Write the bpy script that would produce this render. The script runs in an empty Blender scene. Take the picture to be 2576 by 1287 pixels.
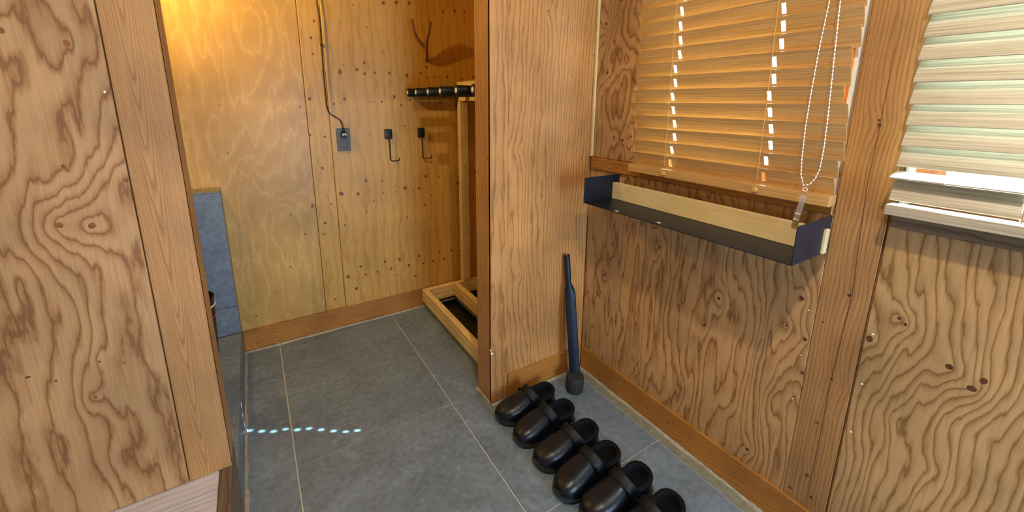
import bpy, math, random
import numpy as np
from mathutils import Vector, Matrix

random.seed(7)
S = bpy.context.scene
COL = S.collection

# ------------------------------------------------------------------ camera
CR = Vector((0.84480022, -0.53502456, 0.00782991))
CU = Vector((0.11026183, 0.18838447, 0.97588607))
CF = Vector((0.52359805, 0.82356543, -0.21814002))
CH, FPX, PX, PY = 1.263, 1032.04, 1288.0, 487.7
cam = bpy.data.cameras.new('camera')
cam.sensor_width = 36.0
cam.lens = 36.0 * FPX / 2576
cam.shift_y = -(643.5 - PY) / 2576
cam.clip_start = 0.02
co = bpy.data.objects.new('camera', cam)
COL.objects.link(co)
m = Matrix((CR, CU, -CF)).transposed().to_4x4()
m.translation = (0, 0, CH)
co.matrix_world = m
S.camera = co

# ------------------------------------------------------------------ look, sky, sun, lamps
S.view_settings.view_transform = 'Standard'
S.view_settings.look = 'None'
S.view_settings.gamma = 1
S.view_settings.use_curve_mapping = False
S.view_settings.exposure = -0.7

world = bpy.data.worlds.new('sky')
S.world = world
world.use_nodes = True
bg = world.node_tree.nodes['Background']
bg.inputs[0].default_value = (0.76, 0.89, 1.0, 1)
bg.inputs[1].default_value = 22.0


def lamp(name, kind, loc, energy, color, **kw):
    l = bpy.data.lights.new(name, kind)
    l.energy = energy
    l.color = color
    o = bpy.data.objects.new(name, l)
    COL.objects.link(o)
    o.location = loc
    d = kw.pop('dir', None)
    for k, v in kw.items():
        setattr(l, k, v)
    if d is not None:
        o.rotation_euler = Vector(d).to_track_quat('-Z', 'Y').to_euler()
    return o


SUN = Vector((-0.883, 0.522, -0.99))
lamp('sun', 'SUN', (4, -2, 5), 90.0, (0.56, 0.92, 1.0), dir=SUN, angle=math.radians(0.35))
# daylight entering through the glazed entrance behind the viewer
lamp('door_daylight', 'AREA', (0.70, -1.64, 0.85), 48.0, (0.20, 0.52, 1.0), dir=(-0.05, 1, -0.12), shape='RECTANGLE', size=0.7, size_y=1.1)
# warm ceiling lamps of the room
lamp('ceiling_downlight', 'AREA', (0.30, 0.0, 2.27), 38.0, (1.0, 0.86, 0.66), dir=(0, 0.0, -1), shape='DISK', size=0.07)
lamp('ceiling_downlight_hall', 'AREA', (-0.92, 0.28, 2.30), 8.0, (1.0, 0.87, 0.68), dir=(0, 0, -1), shape='DISK', size=0.08)
lamp('ceiling_downlight_inner', 'AREA', (0.12, 0.28, 2.27), 5.0, (1.0, 0.80, 0.58), dir=(0, 0, -1), shape='DISK', size=0.07)
lamp('alcove_lamp', 'AREA', (-0.48, 1.87, 2.02), 26.0, (1.0, 0.68, 0.16), dir=(0.65, 0.7, -0.25), shape='DISK', size=0.06)

# ------------------------------------------------------------------ helpers


def at(px, py, ax, val):
    d = CF + CR * ((px - PX) / FPX) - CU * ((py - PY) / FPX)
    o = Vector((0, 0, CH))
    return o + d * ((val - o[ax]) / d[ax])


def empty(name, loc, label=None, cat=None, group=None, kind=None, rz=0):
    o = bpy.data.objects.new(name, None)
    o.empty_display_size = 0.05
    COL.objects.link(o)
    o.location = loc
    o.rotation_euler = (0, 0, rz)
    tag(o, label, cat, group, kind)
    return o


def tag(o, label=None, cat=None, group=None, kind=None):
    if label:
        o['label'] = label
    if cat:
        o['category'] = cat
    if group:
        o['group'] = group
    if kind:
        o['kind'] = kind
    return o


def wloc(p):
    v = Vector((0, 0, 0))
    while p is not None:
        v = v + p.location
        p = p.parent
    return v


def mk(name, v, f, mat, parent=None, smooth=False, local=False):
    """verts in world space (or in the thing's own space if local)"""
    off = Vector((0, 0, 0)) if (local or parent is None) else wloc(parent)
    me = bpy.data.meshes.new(name)
    me.from_pydata([tuple(Vector(q) - off) for q in v], [], f)
    me.materials.append(mat)
    if smooth:
        me.polygons.foreach_set('use_smooth', [True] * len(me.polygons))
    me.update()
    o = bpy.data.objects.new(name, me)
    COL.objects.link(o)
    o.parent = parent
    return o


class MB:
    def __init__(self):
        self.v = []
        self.f = []

    def add(self, v, f):
        n = len(self.v)
        self.v += [tuple(q) for q in v]
        self.f += [tuple(i + n for i in q) for q in f]
        return self

    def box(self, a, b, bev=0.0):
        x0, y0, z0 = [min(a[i], b[i]) for i in range(3)]
        x1, y1, z1 = [max(a[i], b[i]) for i in range(3)]
        if bev <= 0:
            v = [(x, y, z) for x in (x0, x1) for y in (y0, y1) for z in (z0, z1)]
            f = [(0, 1, 3, 2), (4, 6, 7, 5), (0, 4, 5, 1), (2, 3, 7, 6), (0, 2, 6, 4), (1, 5, 7, 3)]
            return self.add(v, f)
        import bmesh
        bm = bmesh.new()
        bmesh.ops.create_cube(bm, size=1)
        for q in bm.verts:
            q.co = Vector(((x0 + x1) / 2 + q.co.x * (x1 - x0), (y0 + y1) / 2 + q.co.y * (y1 - y0), (z0 + z1) / 2 + q.co.z * (z1 - z0)))
        bmesh.ops.bevel(bm, geom=bm.edges[:], offset=bev, segments=2, affect='EDGES', profile=0.7)
        bm.verts.ensure_lookup_table()
        v = [tuple(q.co) for q in bm.verts]
        f = [tuple(q.index for q in p.verts) for p in bm.faces]
        bm.free()
        return self.add(v, f)

    def tube(self, pts, rads, n=12, cap=True):
        pts = [Vector(p) for p in pts]
        if not hasattr(rads, '__len__'):
            rads = [rads] * len(pts)
        v = []
        f = []
        t0 = (pts[1] - pts[0]).normalized()
        ref = Vector((0, 0, 1)) if abs(t0.z) < 0.9 else Vector((1, 0, 0))
        a = t0.cross(ref).normalized()
        for i, p in enumerate(pts):
            if i == 0:
                t = t0
            elif i == len(pts) - 1:
                t = (pts[i] - pts[i - 1]).normalized()
            else:
                t = (pts[i + 1] - pts[i - 1]).normalized()
            a = (a - t * a.dot(t)).normalized()
            b = t.cross(a)
            for k in range(n):
                q = 2 * math.pi * k / n
                v.append(p + (a * math.cos(q) + b * math.sin(q)) * rads[i])
        for i in range(len(pts) - 1):
            for k in range(n):
                k2 = (k + 1) % n
                f.append((i * n + k, i * n + k2, (i + 1) * n + k2, (i + 1) * n + k))
        if cap:
            f.append(tuple(range(n - 1, -1, -1)))
            f.append(tuple((len(pts) - 1) * n + k for k in range(n)))
        return self.add(v, f)

    def lathe(self, c, prof, n=32, cap=True):
        v = []
        f = []
        for (r, h) in prof:
            for k in range(n):
                q = 2 * math.pi * k / n
                v.append((c[0] + r * math.cos(q), c[1] + r * math.sin(q), c[2] + h))
        for i in range(len(prof) - 1):
            for k in range(n):
                k2 = (k + 1) % n
                f.append((i * n + k, i * n + k2, (i + 1) * n + k2, (i + 1) * n + k))
        if cap:
            f.append(tuple(range(n - 1, -1, -1)))
            f.append(tuple((len(prof) - 1) * n + k for k in range(n)))
        return self.add(v, f)

    def disc(self, c, nrm, r, t=0.0006, n=10, sx=1.0):
        c = Vector(c)
        nrm = Vector(nrm).normalized()
        up = Vector((0, 0, 1)) if abs(nrm.z) < 0.9 else Vector((0, 1, 0))
        a = up.cross(nrm).normalized()
        b = nrm.cross(a)
        v = []
        ph = random.random() * 6
        for (rr, h) in ((r, -t), (r, t * 0.4), (r * 0.8, t)):
            for k in range(n):
                q = 2 * math.pi * k / n
                j = 1 + 0.10 * math.sin(2 * q + ph)
                v.append(c + nrm * h + (a * math.cos(q) * sx + b * math.sin(q)) * rr * j)
        f = []
        for i in range(2):
            for k in range(n):
                k2 = (k + 1) % n
                f.append((i * n + k, i * n + k2, (i + 1) * n + k2, (i + 1) * n + k))
        f.append(tuple(2 * n + k for k in range(n)))
        return self.add(v, f)

    def build(self, name, mat, parent=None, smooth=False, local=False):
        return mk(name, self.v, self.f, mat, parent, smooth, local)


def autosmooth(o, ang=40):
    me = o.data
    me.polygons.foreach_set('use_smooth', [True] * len(me.polygons))
    try:
        me.set_sharp_from_angle(angle=math.radians(ang))
    except Exception:
        pass
    return o


# numpy value noise -------------------------------------------------
def vnoise(x, y, seed=0):
    rng = np.random.RandomState(seed)
    T = rng.rand(256, 256) * 2 - 1
    x = x + 57.3
    y = y + 91.7
    xi = np.floor(x).astype(int)
    yi = np.floor(y).astype(int)
    fx = x - xi
    fy = y - yi
    fx = fx * fx * fx * (fx * (fx * 6 - 15) + 10)
    fy = fy * fy * fy * (fy * (fy * 6 - 15) + 10)
    g = lambda i, j: T[(xi + i) % 256, (yi + j) % 256]
    return (g(0, 0) * (1 - fx) + g(1, 0) * fx) * (1 - fy) + (g(0, 1) * (1 - fx) + g(1, 1) * fx) * fy


# ------------------------------------------------------------------ materials
def newmat(name):
    m = bpy.data.materials.new(name)
    m.use_nodes = True
    nt = m.node_tree
    return m, nt, nt.nodes['Principled BSDF']


def simple(name, col, rough=0.5, metal=0.0, bump=0.0, bscale=200, spec=0.5, mott=0.0, mscale=20):
    m, nt, b = newmat(name)
    b.inputs['Base Color'].default_value = (*col, 1)
    b.inputs['Roughness'].default_value = rough
    b.inputs['Metallic'].default_value = metal
    b.inputs['Specular IOR Level'].default_value = spec
    tc = nt.nodes.new('ShaderNodeTexCoord')
    if mott > 0:
        n = nt.nodes.new('ShaderNodeTexNoise')
        n.inputs['Scale'].default_value = mscale
        n.inputs['Detail'].default_value = 6
        nt.links.new(tc.outputs['Object'], n.inputs['Vector'])
        r = nt.nodes.new('ShaderNodeValToRGB')
        r.color_ramp.elements[0].position = 0.3
        r.color_ramp.elements[1].position = 0.7
        r.color_ramp.elements[0].color = (*[c * (1 - mott) for c in col], 1)
        r.color_ramp.elements[1].color = (*[min(1, c * (1 + mott)) for c in col], 1)
        nt.links.new(n.outputs['Fac'], r.inputs['Fac'])
        nt.links.new(r.outputs['Color'], b.inputs['Base Color'])
    if bump > 0:
        n = nt.nodes.new('ShaderNodeTexNoise')
        n.inputs['Scale'].default_value = bscale
        n.inputs['Detail'].default_value = 4
        nt.links.new(tc.outputs['Object'], n.inputs['Vector'])
        bp = nt.nodes.new('ShaderNodeBump')
        bp.inputs['Strength'].default_value = bump
        bp.inputs['Distance'].default_value = 0.002
        nt.links.new(n.outputs['Fac'], bp.inputs['Height'])
        nt.links.new(bp.outputs['Normal'], b.inputs['Normal'])
    return m


def wood(name, light, mid, dark, rough=0.45, line=1.0, band=0.35, fib=0.25, fscale=(260, 260, 5), stain=0.25, jag=1.0):
    jscale = fscale
    """growth-ring figure from the mesh attribute 'grain', fibres from noise"""
    m, nt, b = newmat(name)
    N = nt.nodes
    L = nt.links
    at_ = N.new('ShaderNodeAttribute')
    at_.attribute_name = 'grain'
    fr = N.new('ShaderNodeMath'); fr.operation = 'FRACT'
    tc0 = N.new('ShaderNodeTexCoord')
    mp0 = N.new('ShaderNodeMapping')
    mp0.inputs['Scale'].default_value = tuple(60 if q > 20 else 12 for q in jscale)
    L.new(tc0.outputs['Object'], mp0.inputs['Vector'])
    nj = N.new('ShaderNodeTexNoise')
    nj.inputs['Scale'].default_value = 1.0
    nj.inputs['Detail'].default_value = 3
    L.new(mp0.outputs['Vector'], nj.inputs['Vector'])
    jm = N.new('ShaderNodeMath'); jm.operation = 'MULTIPLY_ADD'
    L.new(nj.outputs['Fac'], jm.inputs[0])
    jm.inputs[1].default_value = jag
    L.new(at_.outputs['Fac'], jm.inputs[2])
    L.new(jm.outputs[0], fr.inputs[0])
    fl = N.new('ShaderNodeMath'); fl.operation = 'FLOOR'
    L.new(jm.outputs[0], fl.inputs[0])
    wn = N.new('ShaderNodeTexWhiteNoise'); wn.noise_dimensions = '1D'
    L.new(fl.outputs[0], wn.inputs['W'])
    tc = N.new('ShaderNodeTexCoord')
    ramp = N.new('ShaderNodeValToRGB')
    cr = ramp.color_ramp
    cr.interpolation = 'EASE'
    dk = [mid[i] * (1 - line) + dark[i] * line for i in range(3)]
    hm = [(light[i] + mid[i]) / 2 for i in range(3)]
    cr.elements[0].position = 0.0
    cr.elements[0].color = (*dk, 1)
    cr.elements[1].position = 1.0
    cr.elements[1].color = (*dk, 1)
    dk2 = dk
    for p, c in ((0.04, dk), (0.10, mid), (0.26, light), (0.55, light), (0.80, hm), (0.92, mid)):
        e = cr.elements.new(p)
        e.color = (*c, 1)
    L.new(fr.outputs[0], ramp.inputs['Fac'])
    # a few rings are filled brown over their later half
    r2 = N.new('ShaderNodeValToRGB')
    c2 = r2.color_ramp
    c2.elements[0].position = 0.35
    c2.elements[0].color = (0, 0, 0, 1)
    c2.elements[1].position = 0.85
    c2.elements[1].color = (1, 1, 1, 1)
    L.new(fr.outputs[0], r2.inputs['Fac'])
    gt = N.new('ShaderNodeMath'); gt.operation = 'GREATER_THAN'
    gt.inputs[1].default_value = 0.74
    L.new(wn.outputs['Value'], gt.inputs[0])
    mu = N.new('ShaderNodeMath'); mu.operation = 'MULTIPLY'
    L.new(gt.outputs[0], mu.inputs[0]); L.new(r2.outputs['Color'], mu.inputs[1])
    mu2 = N.new('ShaderNodeMath'); mu2.operation = 'MULTIPLY'
    mu2.inputs[1].default_value = band
    L.new(mu.outputs[0], mu2.inputs[0])
    mx = N.new('ShaderNodeMix'); mx.data_type = 'RGBA'
    L.new(mu2.outputs[0], mx.inputs['Factor'])
    L.new(ramp.outputs['Color'], mx.inputs['A'])
    mx.inputs['B'].default_value = (*dk, 1)
    # fibres
    mp = N.new('ShaderNodeMapping')
    mp.inputs['Scale'].default_value = fscale
    L.new(tc.outputs['Object'], mp.inputs['Vector'])
    nf = N.new('ShaderNodeTexNoise')
    nf.inputs['Scale'].default_value = 1.0
    nf.inputs['Detail'].default_value = 5
    nf.inputs['Roughness'].default_value = 0.65
    L.new(mp.outputs['Vector'], nf.inputs['Vector'])
    ns = N.new('ShaderNodeTexNoise')
    ns.inputs['Scale'].default_value = 4.0
    ns.inputs['Detail'].default_value = 5
    L.new(tc.outputs['Object'], ns.inputs['Vector'])
    mr = N.new('ShaderNodeMapRange')
    mr.inputs['From Min'].default_value = 0.3
    mr.inputs['From Max'].default_value = 0.7
    mr.inputs['To Min'].default_value = 1 - fib
    mr.inputs['To Max'].default_value = 1 + fib
    L.new(nf.outputs['Fac'], mr.inputs['Value'])
    mr2 = N.new('ShaderNodeMapRange')
    mr2.inputs['From Min'].default_value = 0.3
    mr2.inputs['From Max'].default_value = 0.7
    mr2.inputs['To Min'].default_value = 1 - stain
    mr2.inputs['To Max'].default_value = 1 + stain * 0.6
    L.new(ns.outputs['Fac'], mr2.inputs['Value'])
    m3 = N.new('ShaderNodeMath'); m3.operation = 'MULTIPLY'
    L.new(mr.outputs[0], m3.inputs[0]); L.new(mr2.outputs[0], m3.inputs[1])
    vm = N.new('ShaderNodeVectorMath'); vm.operation = 'SCALE'
    L.new(mx.outputs['Result'], vm.inputs[0]); L.new(m3.outputs[0], vm.inputs['Scale'])
    L.new(vm.outputs['Vector'], b.inputs['Base Color'])
    b.inputs['Roughness'].default_value = rough
    b.inputs['Specular IOR Level'].default_value = 0.4
    bp = N.new('ShaderNodeBump')
    bp.inputs['Strength'].default_value = 0.25
    bp.inputs['Distance'].default_value = 0.0012
    L.new(nf.outputs['Fac'], bp.inputs['Height'])
    L.new(bp.outputs['Normal'], b.inputs['Normal'])
    return m


def lin(h):
    h = h.lstrip('#')
    return tuple(((int(h[i:i + 2], 16) / 255) ** 2.2) for i in (0, 2, 4))


M = {}
M['ply_left'] = wood('larch_plywood_pale', lin('ae875d'), lin('986f47'), lin('694527'), rough=0.5, line=0.6, band=0.45, fib=0.16)
M['ply_window'] = wood('larch_plywood_warm', lin('bb9161'), lin('a97c4f'), lin('6c4827'), rough=0.42, line=0.65, band=0.35, fib=0.12)
M['ply_right'] = wood('larch_plywood_olive', lin('b48f61'), lin('a07a4c'), lin('6c4925'), rough=0.5, line=0.65, band=0.3, fib=0.12)
M['ply_back'] = wood('birch_plywood_gold', lin('c7994e'), lin('c09146'), lin('a67a38'), rough=0.42, line=0.5, band=0.15, fib=0.10, stain=0.12)
M['ply_back_left'] = wood('birch_plywood_pale_figure', lin('bd914e'), lin('c29856'), lin('d0aa68'), rough=0.4, line=0.5, band=0.1, fib=0.10, stain=0.2)
M['post'] = wood('cedar_post', lin('ab7f50'), lin('9d7145'), lin('7d5431'), rough=0.5, line=0.42, band=0.12, fib=0.18)
M['column'] = wood('cedar_column', lin('bd8a54'), lin('b07c49'), lin('8c5c33'), rough=0.33, line=0.7, band=0.12, fib=0.12)
M['orange'] = wood('oiled_baseboard', lin('ad7434'), lin('a06a30'), lin('845221'), rough=0.42, line=0.4, band=0.2, fib=0.12, fscale=(8, 8, 200))
M['pine'] = wood('raw_pine', lin('e6cc98'), lin('dbb97e'), lin('c49a5a'), rough=0.6, line=0.5, band=0.15, fib=0.10, fscale=(200, 5, 200))
M['birch'] = wood('pale_birch', lin('e0cd9c'), lin('dac592'), lin('cbb27c'), rough=0.55, line=0.4, band=0.05, fib=0.05, fscale=(60, 4, 60), stain=0.12)
M['dark_oak'] = wood('step_nosing', lin('6f5b4a'), lin('5f4b3b'), lin('463426'), rough=0.4, line=0.6, band=0.3, fib=0.2, fscale=(200, 5, 200))
M['pale_floor'] = wood('pale_floorboard', lin('c2bcbd'), lin('b5aeb0'), lin('989194'), rough=0.35, line=0.15, band=0.08, fib=0.12, fscale=(5, 200, 200))
M['knot'] = simple('knot_brown', lin('7a4a22'), 0.5, mott=0.35, mscale=150)
M['knot_dark'] = simple('knot_dark', lin('55341c'), 0.5, mott=0.4, mscale=150)
M['speck'] = simple('white_filler', (0.85, 0.85, 0.8), 0.6)
M['mortar'] = simple('pale_mortar', lin('a39882'), 0.9, bump=0.8, bscale=90, mott=0.25, mscale=40)
M['grout'] = simple('grey_grout', lin('c6c2b8'), 0.9, bump=0.3, mott=0.15, mscale=60)
M['blacksteel'] = simple('black_steel', (0.007, 0.012, 0.022), 0.42, metal=0.0, bump=0.04, bscale=60, mott=0.25, mscale=14, spec=0.35)
M['rubber'] = simple('black_foam_rubber', (0.0035, 0.005, 0.009), 0.33, bump=0.03, bscale=300, spec=0.36)
M['strap'] = simple('matte_black_strap', (0.004, 0.0055, 0.009), 0.5, bump=0.12, bscale=500, spec=0.25)
M['fleece'] = simple('black_fleece', (0.008, 0.008, 0.010), 1.0, bump=1.0, bscale=420, spec=0.1)
M['sole'] = simple('worn_black_sole', (0.018, 0.017, 0.015), 0.55, bump=0.15, bscale=200)
M['blackplastic'] = simple('black_plastic', (0.007, 0.007, 0.0075), 0.42, spec=0.35)
M['greyplate'] = simple('charcoal_plate', (0.080, 0.078, 0.072), 0.5)
M['iron'] = simple('black_iron', (0.016, 0.014, 0.014), 0.35, metal=0.5, bump=0.25, bscale=150)
M['white'] = simple('white_plastic', (0.85, 0.83, 0.80), 0.4)
M['cream'] = simple('cream_vinyl', (0.72, 0.66, 0.56), 0.4)
M['cord'] = simple('tan_cord', lin('c99a58'), 0.7)
M['redwood'] = simple('reddish_sash', lin('c77a52'), 0.5, mott=0.3, mscale=60)
M['silver'] = simple('silver_metal', (0.7, 0.7, 0.7), 0.25, metal=0.9)
M['bark'] = simple('bark', lin('8a5a34'), 0.7, bump=0.9, bscale=70, mott=0.45, mscale=45)
M['branch_end'] = simple('branch_end_grain', lin('7a5430'), 0.7, mott=0.3, mscale=90)
M['twig_pale'] = simple('peeled_twig', lin('d8b273'), 0.6, mott=0.15)
M['ceil'] = simple('ceiling_board', lin('c9a26c'), 0.7, mott=0.08, mscale=5)
M['red'] = simple('red_band', (0.35, 0.05, 0.04), 0.5)


def tile_mat(name, base, var=0.3, rough=0.42):
    m, nt, b = newmat(name)
    N = nt.nodes; L = nt.links
    tc = N.new('ShaderNodeTexCoord')
    oi = N.new('ShaderNodeObjectInfo')
    n1 = N.new('ShaderNodeTexNoise'); n1.inputs['Scale'].default_value = 5; n1.inputs['Detail'].default_value = 8
    n1.inputs['Roughness'].default_value = 0.62; n1.inputs['Distortion'].default_value = 0.6
    n2 = N.new('ShaderNodeTexNoise'); n2.inputs['Scale'].default_value = 45; n2.inputs['Detail'].default_value = 6
    n3 = N.new('ShaderNodeTexNoise'); n3.inputs['Scale'].default_value = 16; n3.inputs['Detail'].default_value = 8
    n3.inputs['Distortion'].default_value = 2.0
    ad = N.new('ShaderNodeVectorMath'); ad.operation = 'ADD'
    sc = N.new('ShaderNodeVectorMath'); sc.operation = 'SCALE'
    cb = N.new('ShaderNodeCombineXYZ')
    L.new(oi.outputs['Random'], cb.inputs[0]); L.new(oi.outputs['Random'], cb.inputs[1])
    L.new(cb.outputs[0], sc.inputs[0]); sc.inputs['Scale'].default_value = 9.0
    L.new(tc.outputs['Object'], ad.inputs[0]); L.new(sc.outputs['Vector'], ad.inputs[1])
    for n in (n1, n2, n3):
        L.new(ad.outputs['Vector'], n.inputs['Vector'])
    r = N.new('ShaderNodeValToRGB')
    e = r.color_ramp.elements
    e[0].position = 0.30; e[0].color = (*[c * (1 - var) for c in base], 1)
    e[1].position = 0.70; e[1].color = (*[c * (1 + var) for c in base], 1)
    L.new(n1.outputs['Fac'], r.inputs['Fac'])
    mr = N.new('ShaderNodeMapRange')
    mr.inputs['From Min'].default_value = 0.3; mr.inputs['From Max'].default_value = 0.7
    mr.inputs['To Min'].default_value = 0.80; mr.inputs['To Max'].default_value = 1.22
    L.new(n2.outputs['Fac'], mr.inputs['Value'])
    vm = N.new('ShaderNodeVectorMath'); vm.operation = 'SCALE'
    L.new(r.outputs['Color'], vm.inputs[0]); L.new(mr.outputs[0], vm.inputs['Scale'])
    # faint chalky scuffs
    r3 = N.new('ShaderNodeValToRGB')
    r3.color_ramp.elements[0].position = 0.60; r3.color_ramp.elements[0].color = (0, 0, 0, 1)
    r3.color_ramp.elements[1].position = 0.78; r3.color_ramp.elements[1].color = (0.5, 0.5, 0.5, 1)
    L.new(n3.outputs['Fac'], r3.inputs['Fac'])
    mx = N.new('ShaderNodeMix'); mx.data_type = 'RGBA'
    L.new(r3.outputs['Color'], mx.inputs['Factor']); L.new(vm.outputs['Vector'], mx.inputs['A'])
    mx.inputs['B'].default_value = (*[min(1, c * 1.9) for c in base], 1)
    L.new(mx.outputs['Result'], b.inputs['Base Color'])
    b.inputs['Roughness'].default_value = rough
    bp = N.new('ShaderNodeBump'); bp.inputs['Strength'].default_value = 0.5; bp.inputs['Distance'].default_value = 0.0015
    L.new(n2.outputs['Fac'], bp.inputs['Height']); L.new(bp.outputs['Normal'], b.inputs['Normal'])
    return m


M['slate'] = tile_mat('slate_tile', lin('6b7883'), 0.28)
M['slate_border'] = tile_mat('slate_border_tile', lin('7c7a68'), 0.12)
M['slate_blue'] = tile_mat('slate_stove_tile', lin('6b7683'), 0.2, 0.35)


def slat_mat(name, light, dark, trans=0.0):
    m, nt, b = newmat(name)
    N = nt.nodes; L = nt.links
    tc = N.new('ShaderNodeTexCoord')
    mp = N.new('ShaderNodeMapping'); mp.inputs['Scale'].default_value = (300, 4, 300)
    L.new(tc.outputs['Object'], mp.inputs['Vector'])
    n = N.new('ShaderNodeTexNoise'); n.inputs['Scale'].default_value = 1; n.inputs['Detail'].default_value = 5
    n.inputs['Roughness'].default_value = 0.7
    L.new(mp.outputs['Vector'], n.inputs['Vector'])
    r = N.new('ShaderNodeValToRGB')
    r.color_ramp.elements[0].position = 0.32; r.color_ramp.elements[0].color = (*dark, 1)
    r.color_ramp.elements[1].position = 0.62; r.color_ramp.elements[1].color = (*light, 1)
    L.new(n.outputs['Fac'], r.inputs['Fac'])
    L.new(r.outputs['Color'], b.inputs['Base Color'])
    b.inputs['Roughness'].default_value = 0.38
    return m


M['slat'] = slat_mat('oak_print_slat', lin('c79b60'), lin('9f7848'))
M['slat2'] = slat_mat('ash_print_slat', lin('bcb09a'), lin('8a7f69'))

gm, gnt, gb = newmat('window_glass')
_tr = gnt.nodes.new('ShaderNodeBsdfTransparent')
_tr.inputs['Color'].default_value = (0.93, 0.97, 0.96, 1)
_gl = gnt.nodes.new('ShaderNodeBsdfGlossy')
_gl.inputs['Roughness'].default_value = 0.02
_mx = gnt.nodes.new('ShaderNodeMixShader')
_mx.inputs[0].default_value = 0.07
gnt.links.new(_tr.outputs[0], _mx.inputs[1])
gnt.links.new(_gl.outputs[0], _mx.inputs[2])
gnt.links.new(_mx.outputs[0], gnt.nodes['Material Output'].inputs['Surface'])
M['glass'] = gm
am, ant, ab = newmat('clear_acrylic')
ab.inputs['Base Color'].default_value = (0.95, 0.92, 0.9, 1)
ab.inputs['Roughness'].default_value = 0.06
ab.inputs['Transmission Weight'].default_value = 0.85
ab.inputs['IOR'].default_value = 1.45
M['acrylic'] = am


# ------------------------------------------------------------------ figured boards
def board(name, parent, mat, o, U, V, w, h, N, seed=0, F=14.0, A=1.6, su=3.0, sv=0.8, B=0.35, bu=9, bv=3, knots=(), res=0.008, t=0.012, bev=0.0015, warp=None, hf=0.35):
    """flat board: figured front grid facing N, with chamfered edges and a body behind. origin o = lower corner of the front."""
    o, U, V, N = Vector(o), Vector(U), Vector(V), Vector(N)
    nu = max(2, int(round(w / res)))
    nv = max(2, int(round(h / (res * (1.0 if knots else 1.6)))))
    us = np.concatenate([[0], np.linspace(bev, w - bev, nu), [w]])
    vs = np.concatenate([[0], np.linspace(bev, h - bev, nv), [h]])
    uu, vv = np.meshgrid(us, vs)
    d = np.zeros_like(uu)
    d[0, :] = d[-1, :] = -bev
    d[:, 0] = d[:, -1] = -bev
    P = np.array(o)[None, None, :] + uu[..., None] * np.array(U) + vv[..., None] * np.array(V) + d[..., None] * np.array(N)
    ny, nx = uu.shape
    back = np.array(o)[None, None, :] + uu[..., None] * np.array(U) + vv[..., None] * np.array(V) - t * np.array(N)
    g = uu * F + A * vnoise(uu * su, vv * sv, seed) * 2 + B * vnoise(uu * bu, vv * bv, seed + 1) + hf * vnoise(uu * 45, vv * 7, seed + 2)
    if warp is not None:
        g = g + warp(uu, vv)
    for (ku, kv, R, amp) in knots:
        r2 = ((uu - ku) ** 2 + ((vv - kv) * 0.75) ** 2) / (R * R)
        g = g + amp * np.exp(-np.sqrt(r2 + 0.02) * 1.3)
    v = P.reshape(-1, 3)
    idx = np.arange(nx * ny).reshape(ny, nx)
    a, b_, c, e = idx[:-1, :-1].ravel(), idx[:-1, 1:].ravel(), idx[1:, 1:].ravel(), idx[1:, :-1].ravel()
    faces = np.stack([a, b_, c, e], 1)
    flip = (U.cross(V)).dot(N) < 0
    n0 = len(v)
    ring = [0, nx - 1, nx * ny - 1, nx * (ny - 1)]
    bc = back.reshape(-1, 3)[ring]
    loops = [idx[0, :], idx[:, -1], idx[-1, ::-1], idx[::-1, 0]]
    fl = [tuple(q) for q in faces.tolist()]
    for k in range(4):
        lp = loops[k].tolist()
        fl.append(tuple(lp[::-1]) + (n0 + k, n0 + (k + 1) % 4))
    fl.append((n0 + 3, n0 + 2, n0 + 1, n0))
    if flip:
        fl = [q[::-1] for q in fl]
    allv = np.concatenate([v, bc])
    off = np.array(wloc(parent)) if parent is not None else np.zeros(3)
    me = bpy.data.meshes.new(name)
    me.from_pydata((allv - off).tolist(), [], fl)
    at_ = me.attributes.new('grain', 'FLOAT', 'POINT')
    at_.data.foreach_set('value', np.concatenate([g.ravel(), g.ravel()[ring]]).astype(np.float32))
    me.materials.append(mat)
    me.update()
    ob = bpy.data.objects.new(name, me)
    COL.objects.link(ob)
    ob.parent = parent
    return ob


def beam(name, parent, mat, a, b, seed=0, F=40, bev=0.003, long=1):
    """squared timber with ring figure on every face"""
    mb = MB().box(a, b, bev)
    ob = mb.build(name, mat, parent)
    me = ob.data
    ax = [i for i in range(3) if i != long]
    vv = np.array([q.co[:] for q in me.vertices])
    g = vv[:, ax[0]] * F * 0.6 + vv[:, ax[1]] * F + seed * 0.37 + 0.3
    at_ = me.attributes.new('grain', 'FLOAT', 'POINT')
    at_.data.foreach_set('value', g.astype(np.float32))
    return ob


X, Y, Z = Vector((1, 0, 0)), Vector((0, 1, 0)), Vector((0, 0, 1))
WX, BY, PYY, LY = 1.252, 2.323, 1.328, 1.1575
CZ = 2.35
RZ = 0.316     # raised hall floor
PZ = 0.16      # tiled stove platform


def knot_discs(name, mat, parent, pts, ax, val, nrm, flatten=1.0):
    mb = MB()
    for q in pts:
        p = at(q[0], q[1], ax, val)
        mb.disc(p, nrm, q[2], sx=q[3] if len(q) > 3 else 0.85)
    ob = mb.build(name, mat, parent)
    ob['kind'] = 'stuff'
    return ob


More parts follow.
